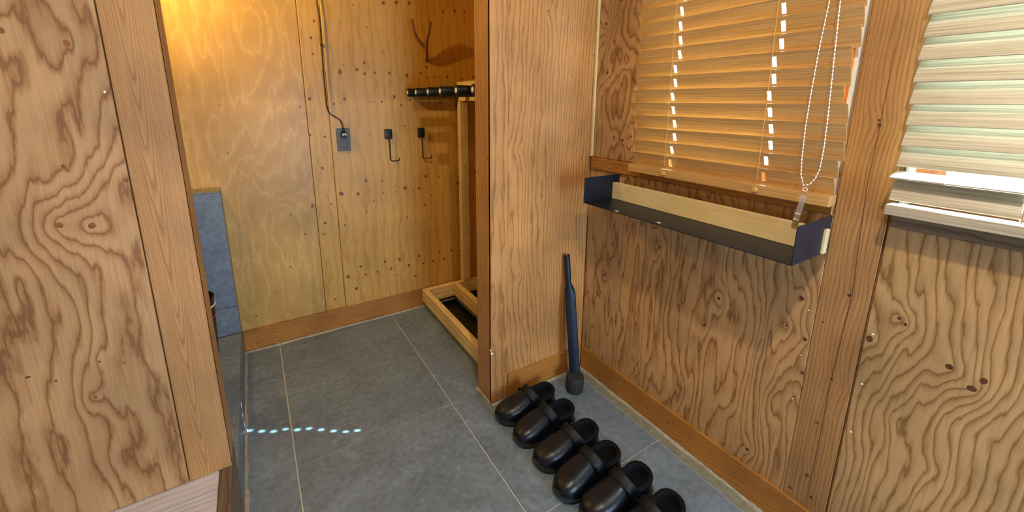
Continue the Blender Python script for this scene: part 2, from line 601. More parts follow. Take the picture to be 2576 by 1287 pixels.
# ================================================================== SETTING
# floor
fl = MB().box((-2.4, -1.7, -0.06), (1.45, 2.45, -0.003)).build('floor', M['grout'])
tag(fl, 'grey slate tile floor of the sunken entrance with pale grout joints', kind='structure')
xs = [-0.143, 0.0106, 0.606, 1.195]
ys = [-1.59, -0.984, -0.382, 0.219, 0.821, 1.423, 2.030, 2.323]
gp = 0.0021
for i in range(3):
    for j in range(7):
        x0, x1, y0, y1 = xs[i] + gp, xs[i + 1] - gp, ys[j] + gp, ys[j + 1] - gp
        if i == 0:
            x0 = xs[0]
        MB().box((x0, y0, -0.02), (x1, y1, 0.0), 0.0008).build('floor_tile', M['slate'], fl)
for j in range(7):
    if ys[j] >= 1.328:
        continue
    y0, y1 = ys[j] + gp, min(ys[j + 1] - gp, 1.328)
    MB().box((1.195 + gp, y0, -0.02), (1.252, y1, 0.0005), 0.0006).build('border_tile', M['slate_border'], fl)

# raised hall floor, pale boards, ends in a brown nosing
rf = empty('raised_floor', (0, 0, 0), 'raised hall floor of pale grey-washed boards', kind='structure')
rf.name = 'floor_hall'
yb = -1.6
k = 0
while yb < LY + 0.10:
    board('floor_board', rf, M['pale_floor'], (-2.3, yb, RZ), X, Y, 2.3 - 0.165, min(0.148, LY + 0.1 - yb), Z, seed=40 + k, F=9, A=0.4, su=0.3, sv=6, res=0.06, t=0.02, bev=0.0008,
          warp=lambda u, v: v * 60 - u * 9)
    yb += 0.15
    k += 1
board('nosing', rf, M['dark_oak'], (-0.164, -1.6, RZ), X, Y, 0.027, LY + 1.6 + 0.1, Z, seed=5, F=50, A=0.3, su=8, sv=0.5, res=0.012, t=0.03, bev=0.001)
board('step_face', rf, M['dark_oak'], (-0.137, -1.6, 0.0), Y, Z, 1.6 + LY + 0.1, RZ - 0.0015, X, seed=15, F=3, A=0.3, su=0.3, sv=5, res=0.02, t=0.02, bev=0.001, warp=lambda u, v: v * 45 - u * 3)

# left partition (faces the viewer)
wl = MB().box((-2.3, LY + 0.012, RZ + 0.001), (-0.140, LY + 0.092, CZ)).build('wall_left', M['post'])
tag(wl, 'left partition wall of figured larch plywood with a cedar edge board', kind='structure')
jl = -0.2265


def kn(lst, ax, val, o, U, V):
    out = []
    for q in lst:
        p = at(q[0], q[1], ax, val) - Vector(o)
        out.append((p.dot(Vector(U)), p.dot(Vector(V)), q[2], q[3]))
    return out


o = (-1.25, LY, RZ + 0.001)
kl = kn([(150, 566, .055, 3.2), (232, 567, .06, 3.6), (168, 108, .07, -2.6), (318, 452, .06, 2.2), (240, 998, .045, 2.6), (0, 75, .06, 2.4), (250, 905, .035, 1.2), (110, 300, .09, 1.0), (170, 420, .10, -1.8), (300, 1150, .08, 1.8), (60, 700, .08, -1.2)], 1, LY, o, X, Z)
board('wood_panel', wl, M['ply_left'], o, X, Z, 1.25 + jl - 0.0012, CZ - RZ, -Y, seed=112, F=30, A=3.0, su=2.6, sv=0.9, B=0.9, bu=8, bv=3, knots=kl, res=0.006)
board('wood_panel', wl, M['ply_left'], (-2.3, LY, RZ + 0.001), X, Z, 1.048, CZ - RZ, -Y, seed=12, F=15, A=1.6, su=2.6, sv=0.7, B=0.5, knots=(), res=0.02)


def cathedral(cu, s, d):
    return lambda u, v: -s * np.abs(u - cu) ** 1.5 * 30 + v * d


board('edge_board', wl, M['post'], (jl + 0.0012, LY, RZ + 0.001), X, Z, -0.137 - jl - 0.0012, CZ - RZ, -Y, seed=22, F=2, A=0.25, su=8, sv=0.8, B=0.35, bu=22, bv=1.5, res=0.004, warp=cathedral(0.036, 40, 11))
board('end_board', wl, M['post'], (-0.137, LY + 0.0005, 0.318), Y, Z, 0.102, CZ - RZ, X, seed=23, F=60, A=0.6, su=6, sv=0.5, res=0.006, t=0.004)
knot_discs('knot', M['knot'], wl, [(150, 566, .0065), (232, 567, .007), (168, 108, .006), (318, 454, .004), (240, 998, .004), (250, 909, .003), (313, 912, .003), (160, 418, .004), (170, 428, .003), (2, 76, .006)], 1, LY, -Y)
knot_discs('dark_fleck', M['knot_dark'], wl, [(70, 948, .0025, 1.6), (141, 957, .0022), (440, 1085, .0018, 1.3)], 1, LY, -Y)
knot_discs('filler_speck', M['speck'], wl, [(263, 231, .0022)], 1, LY, -Y)

hd = empty('trim_7', (0, 0, 0), 'cedar header beam over the alcove opening', kind='structure')
beam('header', hd, M['post'], (-0.136, LY, 1.771), (0.746, LY + 0.10, CZ - 0.001), 3, F=40, long=0)

# tiled stove platform behind the partition
pf = MB().box((-1.2, LY + 0.104, 0.0), (-0.150, BY, PZ - 0.012)).build('trim_1', M['grout'])
tag(pf, 'low slate tiled platform behind the left partition', kind='structure')
for (y0, y1) in ((LY + 0.104, 1.423), (1.423, 2.03), (2.03, 2.223)):
    for (x0, x1) in ((-1.2, -0.6), (-0.6, -0.143)):
        MB().box((x0 + gp, y0 + gp, PZ - 0.014), (x1 - gp * 0, y1 - gp, PZ), 0.001).build('platform_tile', M['slate'], pf)
    MB().box((-0.152, y0 + gp, 0.001), (-0.143, y1 - gp, PZ - 0.0145), 0.001).build('riser_tile', M['slate_blue'], pf)
MB().box((-0.152, 2.223 + gp, 0.001), (-0.143, BY - 0.001, PZ - 0.0145), 0.001).build('riser_tile', M['slate_blue'], pf)
# upright tiled stove back
sb = MB().box((-1.2, 2.232, PZ), (-0.152, BY, 0.855)).build('trim_2', M['grout'])
tag(sb, 'upright blue-grey tiled slab standing against the back wall', kind='structure')
for (z0, z1) in ((PZ, 0.30), (0.30, 0.8555)):
    for (x0, x1) in ((-1.2, -0.75), (-0.75, -0.143)):
        MB().box((x0 + gp, 2.223, z0 + gp), (x1, 2.232, z1 - 0.0005), 0.001).build('face_tile', M['slate_blue'], sb)
    MB().box((-0.152, 2.2325, z0 + gp), (-0.143, BY - 0.001, z1 - 0.0005), 0.001).build('edge_tile', M['slate_blue'], sb)
MB().box((-1.2, 2.223, 0.856), (-0.143, BY - 0.001, 0.864), 0.001).build('top_tile', M['slate_border'], sb)

# back wall
wb = MB().box((-2.3, BY + 0.014, 0.0), (1.45, BY + 0.10, CZ)).build('wall_back', M['post'])
tag(wb, 'back wall of the alcove in golden plywood panels', kind='structure')
board('wood_panel', wb, M['ply_back_left'], (-0.60, BY, 0.001), X, Z, 0.60 + 0.2512, CZ, -Y, seed=31, F=14, A=3.0, su=2.4, sv=0.8, B=1.0, bu=10, bv=4, res=0.008, knots=((0.70, 0.70, 0.09, 2.4), (0.76, 0.85, 0.06, -1.6)))
board('wood_panel', wb, M['ply_back_left'], (-2.3, BY, 0.001), X, Z, 1.698, CZ, -Y, seed=33, F=5, A=1.5, su=3, sv=1.0, res=0.04)
board('joint_board', wb, M['ply_back'], (0.2535, BY, 0.001), X, Z, 0.1015, CZ, -Y, seed=34, F=30, A=0.5, su=6, sv=0.5, res=0.008)
o = (0.3565, BY - 0.006, 0.001)
board('wood_panel', wb, M['ply_back'], o, X, Z, 0.894, CZ, -Y, seed=35, F=22, A=1.0, su=2.5, sv=0.5, B=0.3, res=0.010, t=0.018, bev=0.003)
zz = [(425, 12, 3), (478, 10, 3), (530, 12, 3), (668, 47, 2.4), (713, 45, 2.8), (756, 47, 2.2), (348, 254, 2.6), (262, 260, 1.2), (250, 291, 3.6), (318, 281, 2.8), (350, 298, 2.5), (391, 295, 2.3), (450, 295, 2.6), (521, 306, 3), (577, 296, 2.1), (601, 271, 2.2), (602, 313, 2), (635, 311, 1.8), (684, 310, 2.4), (741, 322, 2.6), (789, 311, 2.4), (268, 400, 2.6), (225, 420, 2.3), (376, 413, 1.3), (419, 411, 2), (470, 391, 2.7), (533, 405, 2.4), (498, 425, 2), (655, 415, 2.2), (699, 400, 2.2), (720, 428, 2), (512, 510, 1.7), (372, 547, 1.3), (355, 731, 3), (420, 733, 1.8), (597, 713, 2.8), (650, 714, 1.8), (726, 741, 3), (255, 783, 3.8), (323, 784, 3.2), (426, 780, 1.4), (513, 760, 3.5), (570, 762, 2.6), (475, 775, 1.4), (545, 770, 1.6), (621, 790, 1.8), (388, 812, 1.7), (594, 829, 2), (357, 856, 1.8), (522, 877, 1.6), (730, 850, 1.5), (270, 911, 2), (558, 903, 1.2), (315, 938, 1), (652, 1020, 2.3), (700, 1012, 2.4), (570, 1035, 2.7), (491, 1049, 3), (433, 1058, 2.6), (457, 1086, 2.6), (402, 1099, 2.4), (354, 1110, 2.4), (333, 1078, 2.5), (283, 1120, 3.2), (317, 1167, 3), (529, 1073, 2.8), (587, 1066, 2.3), (625, 1056, 2.4), (672, 1046, 2.4), (732, 1035, 2.6), (555, 1117, 2.6), (482, 1113, 1.4), (303, 20, 1.4), (360, 110, 1.2), (470, 130, 1.1), (420, 210, 1.3), (660, 1075, 1.6), (700, 500, 1.3), (690, 590, 1.0), (796, 698, 2.4), (790, 806, 1.8), (460, 330, 1.2), (575, 640, 1.3), (610, 560, 1.2)]
knot_discs('plug', M['knot'], wb, [(700 + a / 1.609, b / 1.609, r * 0.0034) for a, b, r in zz], 1, BY - 0.006, -Y)
zz2 = [(144, 85, 2), (132, 153, 2.4), (140, 218, 1.8), (127, 400, 3), (188, 553, 2.4), (128, 545, 2.2), (179, 680, 2.6), (190, 902, 2.6), (215, 826, 2), (182, 948, 1.8), (232, 1210, 2.2)]
zz2 += [(88, 433, 2), (138, 833, 3.2), (109, 947, 1.8), (52, 868, 1.6), (50, 1080, 1.6)]
knot_discs('knot', M['knot'], wb, [(700 + a / 1.609, b / 1.609, r * 0.0031) for a, b, r in zz2] + [(552, 262, .004), (573, 385, .006, .5), (692, 736, .004), (615, 560, .003), (645, 795, .004, 1.6)], 1, BY, -Y)

# pillar partition
PE = 0.747
wc = MB().box((PE + 0.012, PYY + 0.012, 0.0), (1.40, PYY + 0.105, CZ)).build('wall_center', M['column'])
tag(wc, 'short projecting partition of reddish cedar between alcove and window', kind='structure')
o = (PE, PYY, 0.001)
pw = 0.078
board('end_post', wc, M['column'], (PE, PYY, 0.001), X, Z, pw, CZ, -Y, seed=50, F=40, A=1.2, su=4, sv=0.5, B=0.4, bu=20, bv=2, res=0.004)
board('end_face', wc, M['column'], (PE, PYY + 0.0018, 0.001), Y, Z, 0.118, CZ, -X, seed=51, F=55, A=0.7, su=5, sv=0.4, res=0.006, t=0.010)
o = (PE + pw + 0.0008, PYY + 0.001, 0.001)
pk = kn([(1380, 28, .03, 1.5), (1305, 380, .05, 2.0), (1310, 690, .03, -1.4)], 1, PYY, o, X, Z)
board('wood_panel', wc, M['column'], o, X, Z, WX - PE - pw - 0.001, CZ, -Y, seed=63, F=70, A=4.5, su=2.6, sv=0.4, B=0.8, bu=14, bv=1.5, knots=pk, res=0.005)
knot_discs('plug', M['knot_dark'], wc, [(1225, 398, .004)], 0, PE, -X)
knot_discs('chip', M['speck'], wc, [(1234, 881, .0045, .6), (1237, 889, .006, .8)], 1, PYY, -Y)
knot_discs('knot', M['knot_dark'], wc, [(1380, 28, .004, .6), (1490, 73, .003, .6), (1492, 138, .002), (1475, 295, .002), (1463, 398, .003, .6), (1305, 298, .002), (1299, 830, .003), (1440, 190, .002), (1441, 75, .0018), (1404, 795, .003, .6)], 1, PYY, -Y)
# thin back facing of the partition in the alcove
board('back_panel', wc, M['ply_back'], (WX, PYY + 0.119, 0.001), -X, Z, WX - PE - 0.004, CZ, Y, seed=66, F=30, res=0.03)

# window wall
W1 = (0.425, 1.040, 1.035, 2.06)      # opening y0,y1,z0,z1
W2 = (-0.75, 0.300, 1.035, 1.80)
bk = MB()
xb0, xb1 = WX + 0.012, WX + 0.14
bk.box((xb0, -1.7, 0), (xb1, 2.42, 1.02))
bk.box((xb0, -1.7, 2.06), (xb1, 2.42, CZ))
bk.box((xb0, 1.040, 1.02), (xb1, 2.42, 2.06))
bk.box((xb0, 0.305, 1.02), (xb1, 0.425, 2.06))
bk.box((xb0, -0.75, 1.80), (xb1, 0.305, 2.06))
bk.box((xb0, -1.7, 1.02), (xb1, -0.75, 2.06))
wr = bk.build('wall_right', M['post'])
tag(wr, 'window wall of figured larch plywood with a broad cedar post', kind='structure')
PY0, PY1 = 0.3106, 0.4175
o = (WX, PY1 + 0.001, 0.001)
wk = kn([(1520, 692, .05, 2.2), (1660, 622, .05, 2.0), (1540, 635, .03, 1.2), (1808, 750, .045, 2.6), (1772, 815, .035, 1.6), (2017, 750, .04, 2.4), (2025, 853, .045, 2.8), (1978, 818, .03, 1.6), (2018, 935, .04, 2.0), (1880, 1125, .05, 2.8), (1596, 930, .04, 1.6), (1640, 1010, .04, -1.6), (1950, 1010, .05, -2.0), (1720, 980, .06, 1.6)], 0, WX, o, Y, Z)
board('wood_panel', wr, M['ply_window'], o, Y, Z, PYY - PY1 - 0.0022, 0.985, -X, seed=71, F=24, A=3.0, su=2.8, sv=0.65, B=1.2, bu=9, bv=2.6, hf=0.7, knots=wk, res=0.0055)
o = (WX, 1.0405, 1.036)
wk = kn([(1525, 60, .04, 2.0), (1545, 90, .05, -1.8), (1578, 150, .035, 2.0), (1528, 183, .03, 1.6), (1580, 345, .05, 2.4), (1570, 190, .04, -1.6), (1543, 345, .04, 2.0)], 0, WX, o, Y, Z)
board('wood_panel', wr, M['ply_window'], o, Y, Z, PYY - 1.0405 - 0.014, CZ - 1.036, -X, seed=74, F=40, A=2.4, su=3, sv=1.5, B=1.4, bu=12, bv=6, knots=wk, res=0.005)
beam('corner_strip', wr, M['pine'], (WX - 0.008, PYY - 0.013, 1.036), (WX + 0.008, PYY - 0.0005, CZ), seed=3, long=2, bev=0.002)
o = (WX + 0.0003, PY0 + 0.0020, 0.001)
pk = kn([(2137, 742, .03, 1.6), (2092, 953, .03, 1.5), (2212, 315, .035, 1.8), (2030, 1195, .02, 1), (2140, 985, .02, 1)], 0, WX, o, Y, Z)
board('post', wr, M['post'], o, Y, Z, PY1 - PY0 - 0.002, CZ, -X, seed=80, F=130, A=0.9, su=5, sv=0.25, B=0.5, bu=20, bv=1.0, knots=pk, res=0.004, t=0.011, bev=0.0006)
# drying crack down the post
ck = MB()
cpts = [(2262, 60), (2215, 312), (2180, 475), (2144, 743), (2090, 960), (2062, 1100), (2027, 1269)]
pp = [at(a, b, 0, WX + 0.0003) for a, b in cpts]
ck.tube([p + Vector((0.0002, 0, 0)) for p in pp], [0.0002, 0.0009, 0.0008, 0.0012, 0.0010, 0.0010, 0.0006], n=6)
ck.build('crack', M['knot_dark'], wr)
knot_discs('knot', M['knot_dark'], wr, [(2137, 742, .005), (2092, 953, .004), (2030, 1195, .0045, 1.2), (2040, 1250, .0045, 1.2), (2212, 315, .005), (2212, 302, .003), (2070, 810, .003), (2055, 1062, .003, 1.4), (1988, 1225, .005)], 0, WX + 0.0003, -X)
knot_discs('knot', M['knot_dark'], wr, [(1520, 692, .007), (1660, 622, .006), (1670, 680, .003), (1540, 638, .004), (1710, 647, .003), (1808, 750, .006), (1772, 816, .006), (2017, 750, .007), (2025, 853, .006), (1978, 818, .0045), (2018, 937, .005), (1880, 1130, .006), (1596, 930, .005), (1525, 60, .006), (1528, 183, .006), (1545, 345, .004), (1567, 353, .005), (1588, 343, .004), (1578, 150, .0035), (1562, 0, .006), (1609, 938, .003, .5), (1608, 1075, .004, .5)], 0, WX, -X)
knot_discs('filler_speck', M['speck'], wr, [(2196, 840, .0028), (2169, 965, .0028), (2141, 1085, .0028), (2035, 780, .002), (2015, 893, .002), (1994, 1002, .002)], 0, WX, -X)
o = (WX, -1.6, 0.001)
rk = kn([(2388, 922, .06, 2.8), (2448, 975, .05, 2.6), (2262, 800, .04, 2), (2278, 816, .04, 2), (2188, 852, .05, 2.4), (2450, 1090, .08, -2), (2330, 1180, .05, 1.6), (2420, 760, .10, 1.8), (2240, 1050, .05, -1.8)], 0, WX, o, Y, Z)
board('wood_panel', wr, M['ply_right'], o, Y, Z, 1.6 + PY0 - 0.0025, 0.985, -X, seed=92, F=56, A=3.6, su=2.2, sv=0.6, B=1.4, bu=7, bv=2.2, hf=0.5, knots=rk, res=0.006)
knot_discs('knot', M['knot_dark'], wr, [(2388, 922, .007), (2445, 977, .006, 1.4), (2475, 958, .007), (2262, 800, .004), (2278, 816, .004), (2188, 852, .008)], 0, WX, -X)
board('wood_panel', wr, M['ply_right'], (WX, -1.6, 1.036), Y, Z, 0.84, CZ - 1.036, -X, seed=93, F=20, res=0.03)
board('wood_panel', wr, M['ply_right'], (WX, -0.748, 2.06), Y, Z, 1.05, CZ - 2.06, -X, seed=94, F=20, res=0.03)
board('wood_panel', wr, M['ply_right'], (WX, PY1 + .001, 2.06), Y, Z, 0.620, CZ - 2.06, -X, seed=95, F=20, res=0.03)
board('wood_panel', wr, M['ply_back'], (WX, PYY + 0.135, 0.001), Y, Z, BY - PYY - 0.145, CZ, -X, seed=96, F=20, res=0.03)


def window(name, label, W, left_post):
    y0, y1, z0, z1 = W
    w = empty(name, (WX + 0.07, (y0 + y1) / 2, z0), label, kind='structure')
    # outer sash frame with glass
    x0, x1 = WX + 0.055, WX + 0.095
    sw = 0.112 if left_post else 0.055  # stile beside the post widened to block sun from one column of slat holes
    ob = MB().box((x0, y0, z0), (x1, y0 + sw, z1), .002).box((x0, y1 - 0.055, z0), (x1, y1, z1), .002)
    ob.build('sash_stile', M['redwood'], w)
    MB().box((x0, y0 + sw, z0), (x1, y1 - .055, z0 + 0.05), .002).box((x0, y0 + sw, z1 - 0.05), (x1, y1 - .055, z1), .002).build('sash_rail', M['redwood'], w)
    MB().box((x0 + 0.015, y0 + sw, z0 + 0.05), (x0 + 0.020, y1 - 0.055, z1 - 0.05)).build('glass_pane', M['glass'], w)
    # cream liner
    MB().box((WX - 0.006, y0, z0), (x0, y0 + 0.008, z1), 0.001).build('liner', M['cream'], w)
    MB().box((WX + 0.002, y1 - 0.006, z0), (x0, y1, z1), 0.001).build('liner', M['cream'], w)
    MB().box((WX + 0.002, y0 + 0.008, z1 - 0.008), (x0, y1 - 0.006, z1), 0.001).build('liner', M['cream'], w)
    return w


w1 = window('window_1', 'left window behind the closed wooden blind', W1, True)
board('sill', w1, M['orange'], (WX - 0.012, PY1 + 0.002, 0.986), Y, Z, PYY - PY1 - 0.016, 0.049, -X, seed=101, F=3, A=0.3, su=0.6, sv=8, res=0.01, t=0.075, bev=0.002, warp=lambda u, v: v * 60 - u * 3)
w2 = window('window_2', 'right window behind the brightly lit blind', W2, False)
board('sill', w2, M['dark_oak'], (WX - 0.012, -0.75, 0.986), Y, Z, 0.75 + PY0 - 0.006, 0.049, -X, seed=103, F=3, A=0.3, su=0.6, sv=8, res=0.01, t=0.075, bev=0.002, warp=lambda u, v: v * 60 - u * 3)

# baseboards
BH = 0.1164


def hb(name, lab, o, U, w, N, seed, kids=None):
    ob = board(name, None, M['orange'], o, U, Z, w, BH - 0.008, N, seed=seed, F=2, A=0.8, su=0.8, sv=10, B=0.3, res=0.008, t=0.010, bev=0.002, warp=lambda u, v: v * 55 - u * 2)
    tag(ob, lab, kind='structure')
    return ob


bR = hb('baseboard_right', 'orange-brown baseboard under the window wall', (WX - 0.012, -1.6, 0.008), Y, PYY + 1.6 - 0.012, -X, 111)
bB = hb('baseboard_back', 'orange-brown baseboard along the alcove back wall', (-0.142, BY - 0.018, 0.008), X, WX + 0.141, -Y, 113)
bC = hb('baseboard_center', 'orange-brown baseboard at the foot of the partition', (PE + pw + 0.001, PYY - 0.011, 0.008), X, WX - PE - pw - 0.014, -Y, 117)
for q, ob in (((1694, 1131), bR), ((1681, 1124), bR), ((1628, 1028), bR), ((1618, 1008), bR)):
    pass
knot_discs('nail_hole', M['knot_dark'], bR, [(1680, 1063, .0028, 1.5), (1692, 1062, .0026, 1.5), (1620, 1009, .0022, 1.5), (1628, 1025, .0026, 1.5), (1736, 1102, .004, .6)], 0, WX - 0.012, -X)
knot_discs('knot', M['knot'], bB, [(845, 798, .004, 1.4), (651, 862, .004, 1.4)], 1, BY - 0.018, -Y)


def mortar(name, lab, p0, p1, nrm, seed):
    """ragged pale bead of mortar where wall meets floor"""
    p0, p1, nrm = Vector(p0), Vector(p1), Vector(nrm)
    n = int((p1 - p0).length / 0.008)
    rng = np.random.RandomState(seed)
    v = []
    f = []
    for i in range(n + 1):
        p = p0.lerp(p1, i / n)
        wv = 0.008 + 0.004 * float(vnoise(np.array([i * 0.12]), np.array([seed * 1.3]), 3)[0]) + 0.002 * rng.rand()
        hh = 0.007 + 0.002 * rng.rand()
        v += [p, p + Z * hh, p + Z * hh * 0.9 + nrm * wv * 0.6, p + nrm * wv + Z * 0.0008]
    for i in range(n):
        for k in range(3):
            f.append((i * 4 + k, i * 4 + k + 1, (i + 1) * 4 + k + 1, (i + 1) * 4 + k))
    f.append((0, 1, 2, 3))
    f.append((n * 4 + 3, n * 4 + 2, n * 4 + 1, n * 4))
    ob = mk(name, v, f, M['mortar'])
    tag(ob, lab, kind='structure')
    return ob


mortar('trim_3', 'ragged pale mortar bead under the window wall baseboard', (WX - 0.012, -1.5, 0), (WX - 0.012, PYY - 0.012, 0), -X, 1)
mortar('trim_4', 'pale mortar bead under the alcove baseboard', (-0.14, BY - 0.018, 0), (WX, BY - 0.018, 0), -Y, 2)
mortar('trim_5', 'pale mortar bead at the foot of the partition', (PE - 0.004, PYY - 0.011, 0), (WX - 0.02, PYY - 0.011, 0), -Y, 3)
mortar('trim_6', 'pale mortar bead round the partition end', (PE - 0.002, PYY, 0), (PE - 0.002, PYY + 0.118, 0), -X, 4)

ev = MB().box((1.40, -1.7, 2.43), (1.90, 2.42, 2.50)).build('trim_8', M['post'])  # unseen board, added to keep high sun off the upper slat holes
tag(ev, 'unseen eave board added outside above the windows to cut off high sun', kind='structure')

mortar('trim_9', 'pale sealant line at the foot of the tiled platform riser', (-0.143, LY + 0.11, 0), (-0.143, BY - 0.02, 0), X, 5)

# ceiling and the walls behind the viewer
ce = MB().box((-2.4, -1.7, CZ), (1.45, 2.45, CZ + 0.05)).build('ceiling', M['ceil'])
tag(ce, 'plain board ceiling', kind='structure')
wf = MB().box((-2.4, -1.75, 0), (-0.35, -1.66, CZ)).box((1.05, -1.75, 0), (1.45, -1.66, CZ)).box((-0.35, -1.75, 1.45), (1.05, -1.66, CZ)).box((-0.35, -1.75, 0), (0.35, -1.66, 1.45)).box((0.35, -1.75, 0), (1.05, -1.66, 0.25)).build('wall_front', M['ceil'])
tag(wf, 'wooden wall with the glazed entrance behind the viewer', kind='structure')
ws = MB().box((-2.45, -1.7, 0), (-2.35, 2.45, CZ)).build('wall_hall', M['ceil'])
tag(ws, 'far wooden wall of the hall', kind='structure')


# ================================================================== BLINDS
def slat_mesh(y0, y1, z, xc, tilt, holes, name, mat, parent, width=0.050, th=0.0028, crown=0.0022, hy=0.0056, hl=0.0135):
    """one slat; tilt>0 raises the room side edge. holes = list of y of the cord slots"""
    nw = [-1, -0.66, -hl * 2 / width, 0.0, hl * 2 / width, 0.66, 1]
    ysl = [y0]
    for h in sorted(holes):
        ysl += [h - hy, h + hy]
    ysl.append(y1)
    ca, sa = math.cos(tilt), math.sin(tilt)
    v = []
    for yv in ysl:
        for s in nw:
            a = s * width / 2
            c = crown * (1 - s * s)
            # a>0 towards the room (-x) and up by tilt
            for q in (c + th / 2, c - th / 2):
                x = xc - (a * ca - q * sa * 1.0)
                zz_ = z + a * sa + q * ca
                v.append((x, yv, zz_))
    n = len(nw)
    f = []
    I = lambda i, j, k: (i * n + j) * 2 + k
    for i in range(len(ysl) - 1):
        hole = (i % 2 == 1)
        for j in range(n - 1):
            if hole and j in (2, 3):
                continue
            f.append((I(i, j, 0), I(i + 1, j, 0), I(i + 1, j + 1, 0), I(i, j + 1, 0)))
            f.append((I(i, j, 1), I(i, j + 1, 1), I(i + 1, j + 1, 1), I(i + 1, j, 1)))
        if hole:
            for j in (2, 4):
                f.append((I(i, j, 0), I(i, j, 1), I(i + 1, j, 1), I(i + 1, j, 0)))
            for ii in (i, i + 1):
                for j in (2, 3):
                    f.append((I(ii, j, 0), I(ii, j + 1, 0), I(ii, j + 1, 1), I(ii, j, 1)))
        f.append((I(i, 0, 0), I(i, 0, 1), I(i + 1, 0, 1), I(i + 1, 0, 0)))
        f.append((I(i, n - 1, 0), I(i + 1, n - 1, 0), I(i + 1, n - 1, 1), I(i, n - 1, 1)))
    for i in (0, len(ysl) - 1):
        for j in range(n - 1):
            f.append((I(i, j, 0), I(i, j + 1, 0), I(i, j + 1, 1), I(i, j, 1)))
    return mk(name, v, f, mat, parent)


XB = 1.216
b1 = empty('window_blind', (XB, 0.74, 1.04), 'closed oak-toned slatted blind over the left window, beaded chain hanging in front', 'blind')
zl = [1.575 - 0.0445 * i for i in range(12)]
yl = [1.067, 1.067, 1.062, 1.060, 1.072, 1.067, 1.073, 1.065, 1.056, 1.051, 1.057, 1.058]
yr = [0.420, 0.420, 0.418, 0.417, 0.428, 0.423, 0.430, 0.415, 0.411, 0.408, 0.415, 0.416]
cl = (0.900, 0.591)
T1 = math.radians(68)
k = 0
for i in range(12):
    z = zl[i] - 0.0225
    sh = (yl[i] - 1.063)
    slat_mesh(yr[i], yl[i], z, XB, T1, [c + sh for c in cl], 'slat', M['slat'], b1, width=0.0515)
z = zl[0] - 0.0225 + 0.0445
while z < 1.99:
    sh = random.uniform(-0.004, 0.004)
    slat_mesh(0.42 + sh, 1.066 + sh, z, XB, T1, [c + sh for c in cl], 'slat', M['slat'], b1)
    z += 0.0445
zb = 1.036
MB().box((XB - 0.024, 0.413, zb - 0.022), (XB + 0.018, 1.060, zb + 0.005), 0.002).build('bottom_rail', M['slat'], b1)
for c in cl:
    MB().tube([(XB - 0.025, c, zb - 0.009), (XB - 0.031, c, zb - 0.009)], [0.0075, 0.006], n=12).build('cord_button', M['cord'], b1)
MB().box((XB - 0.03, 0.412, 1.995), (XB + 0.03, 1.066, 2.055), 0.003).build('head_rail', M['slat'], b1)
for c in cl:
    MB().tube([(XB - 0.0285, c + 0.006, 1.99), (XB - 0.0285, c + 0.004, 1.5), (XB - 0.0285, c, 1.30), (XB - 0.0285, c - 0.003, 1.055)], 0.0008, n=6).build('ladder_cord', M['cord'], b1)
# beaded control chain
chain = MB()


def bead_path():
    xx = 1.185
    A = [at(2087, 0, 0, xx), at(2063, 110, 0, xx), at(2040, 235, 0, xx), at(2026, 320, 0, xx), at(2017, 400, 0, xx), at(2015, 440, 0, xx), at(2021, 466, 0, xx)]
    Bp = [at(2035, 464, 0, xx), at(2050, 450, 0, xx), at(2062, 425, 0, xx), at(2072, 375, 0, xx), at(2082, 300, 0, xx), at(2098, 150, 0, xx), at(2114, 0, 0, xx)]
    top1 = Vector((xx + 0.01, A[0].y + 0.004, 2.0))
    top2 = Vector((xx + 0.01, Bp[-1].y + 0.004, 2.0))
    return [top1] + A + Bp + [top2]


def resample(pts, step):
    out = [pts[0].copy()]
    acc = 0
    for a, b in zip(pts, pts[1:]):
        L_ = (b - a).length
        d = step - acc
        while d <= L_:
            out.append(a.lerp(b, d / L_))
            d += step
        acc = L_ - (d - step)
    return out


bpth = bead_path()
OCT = [(1, 0, 0), (-1, 0, 0), (0, 1, 0), (0, -1, 0), (0, 0, 1), (0, 0, -1)]
for p in resample(bpth, 0.0095):
    r_ = 0.0021
    v = []
    for (zc, rr) in ((-0.92, 0.4), (-0.4, 0.92), (0.4, 0.92), (0.92, 0.4)):
        for q in range(6):
            v.append((p.x + r_ * rr * math.cos(q * math.pi / 3), p.y + r_ * rr * math.sin(q * math.pi / 3), p.z + r_ * zc))
    f = [(i * 6 + q, i * 6 + (q + 1) % 6, (i + 1) * 6 + (q + 1) % 6, (i + 1) * 6 + q) for i in range(3) for q in range(6)]
    f += [(5, 4, 3, 2, 1, 0), (18, 19, 20, 21, 22, 23)]
    chain.add(v, f)
chain.tube(bpth, 0.0007, n=5)
chain.build('bead_chain', M['white'], b1, smooth=True)
# acrylic pull
t0 = at(2026, 470, 0, 1.183)
t1 = at(2022, 490, 0, 1.183)
t2 = at(2003, 553, 0, 1.183)
ax_ = (t2 - t1).normalized()
sd = ax_.cross(Vector((1, 0, 0))).normalized()
MB().tube([t0 + Vector((0, 0.005 * math.cos(q), 0.005 * math.sin(q) - 0.006)) for q in [i * math.pi / 6 for i in range(12)]] + [t0 + Vector((0, 0.005, -0.006))], 0.0009, n=6).build('pull_ring', M['white'], b1)
pv = []
for (p, w_) in ((t1, 0.0045), (t1.lerp(t2, .08), 0.006), (t1.lerp(t2, .92), 0.0065), (t2, 0.005)):
    for (sx_, sy_) in ((-1, -1), (1, -1), (1, 1), (-1, 1)):
        pv.append(p + sd * w_ * sx_ + Vector((0.0022 * sy_, 0, 0)))
pfc = [(i * 4 + q, i * 4 + (q + 1) % 4, (i + 1) * 4 + (q + 1) % 4, (i + 1) * 4 + q) for i in range(3) for q in range(4)] + [(3, 2, 1, 0), (12, 13, 14, 15)]
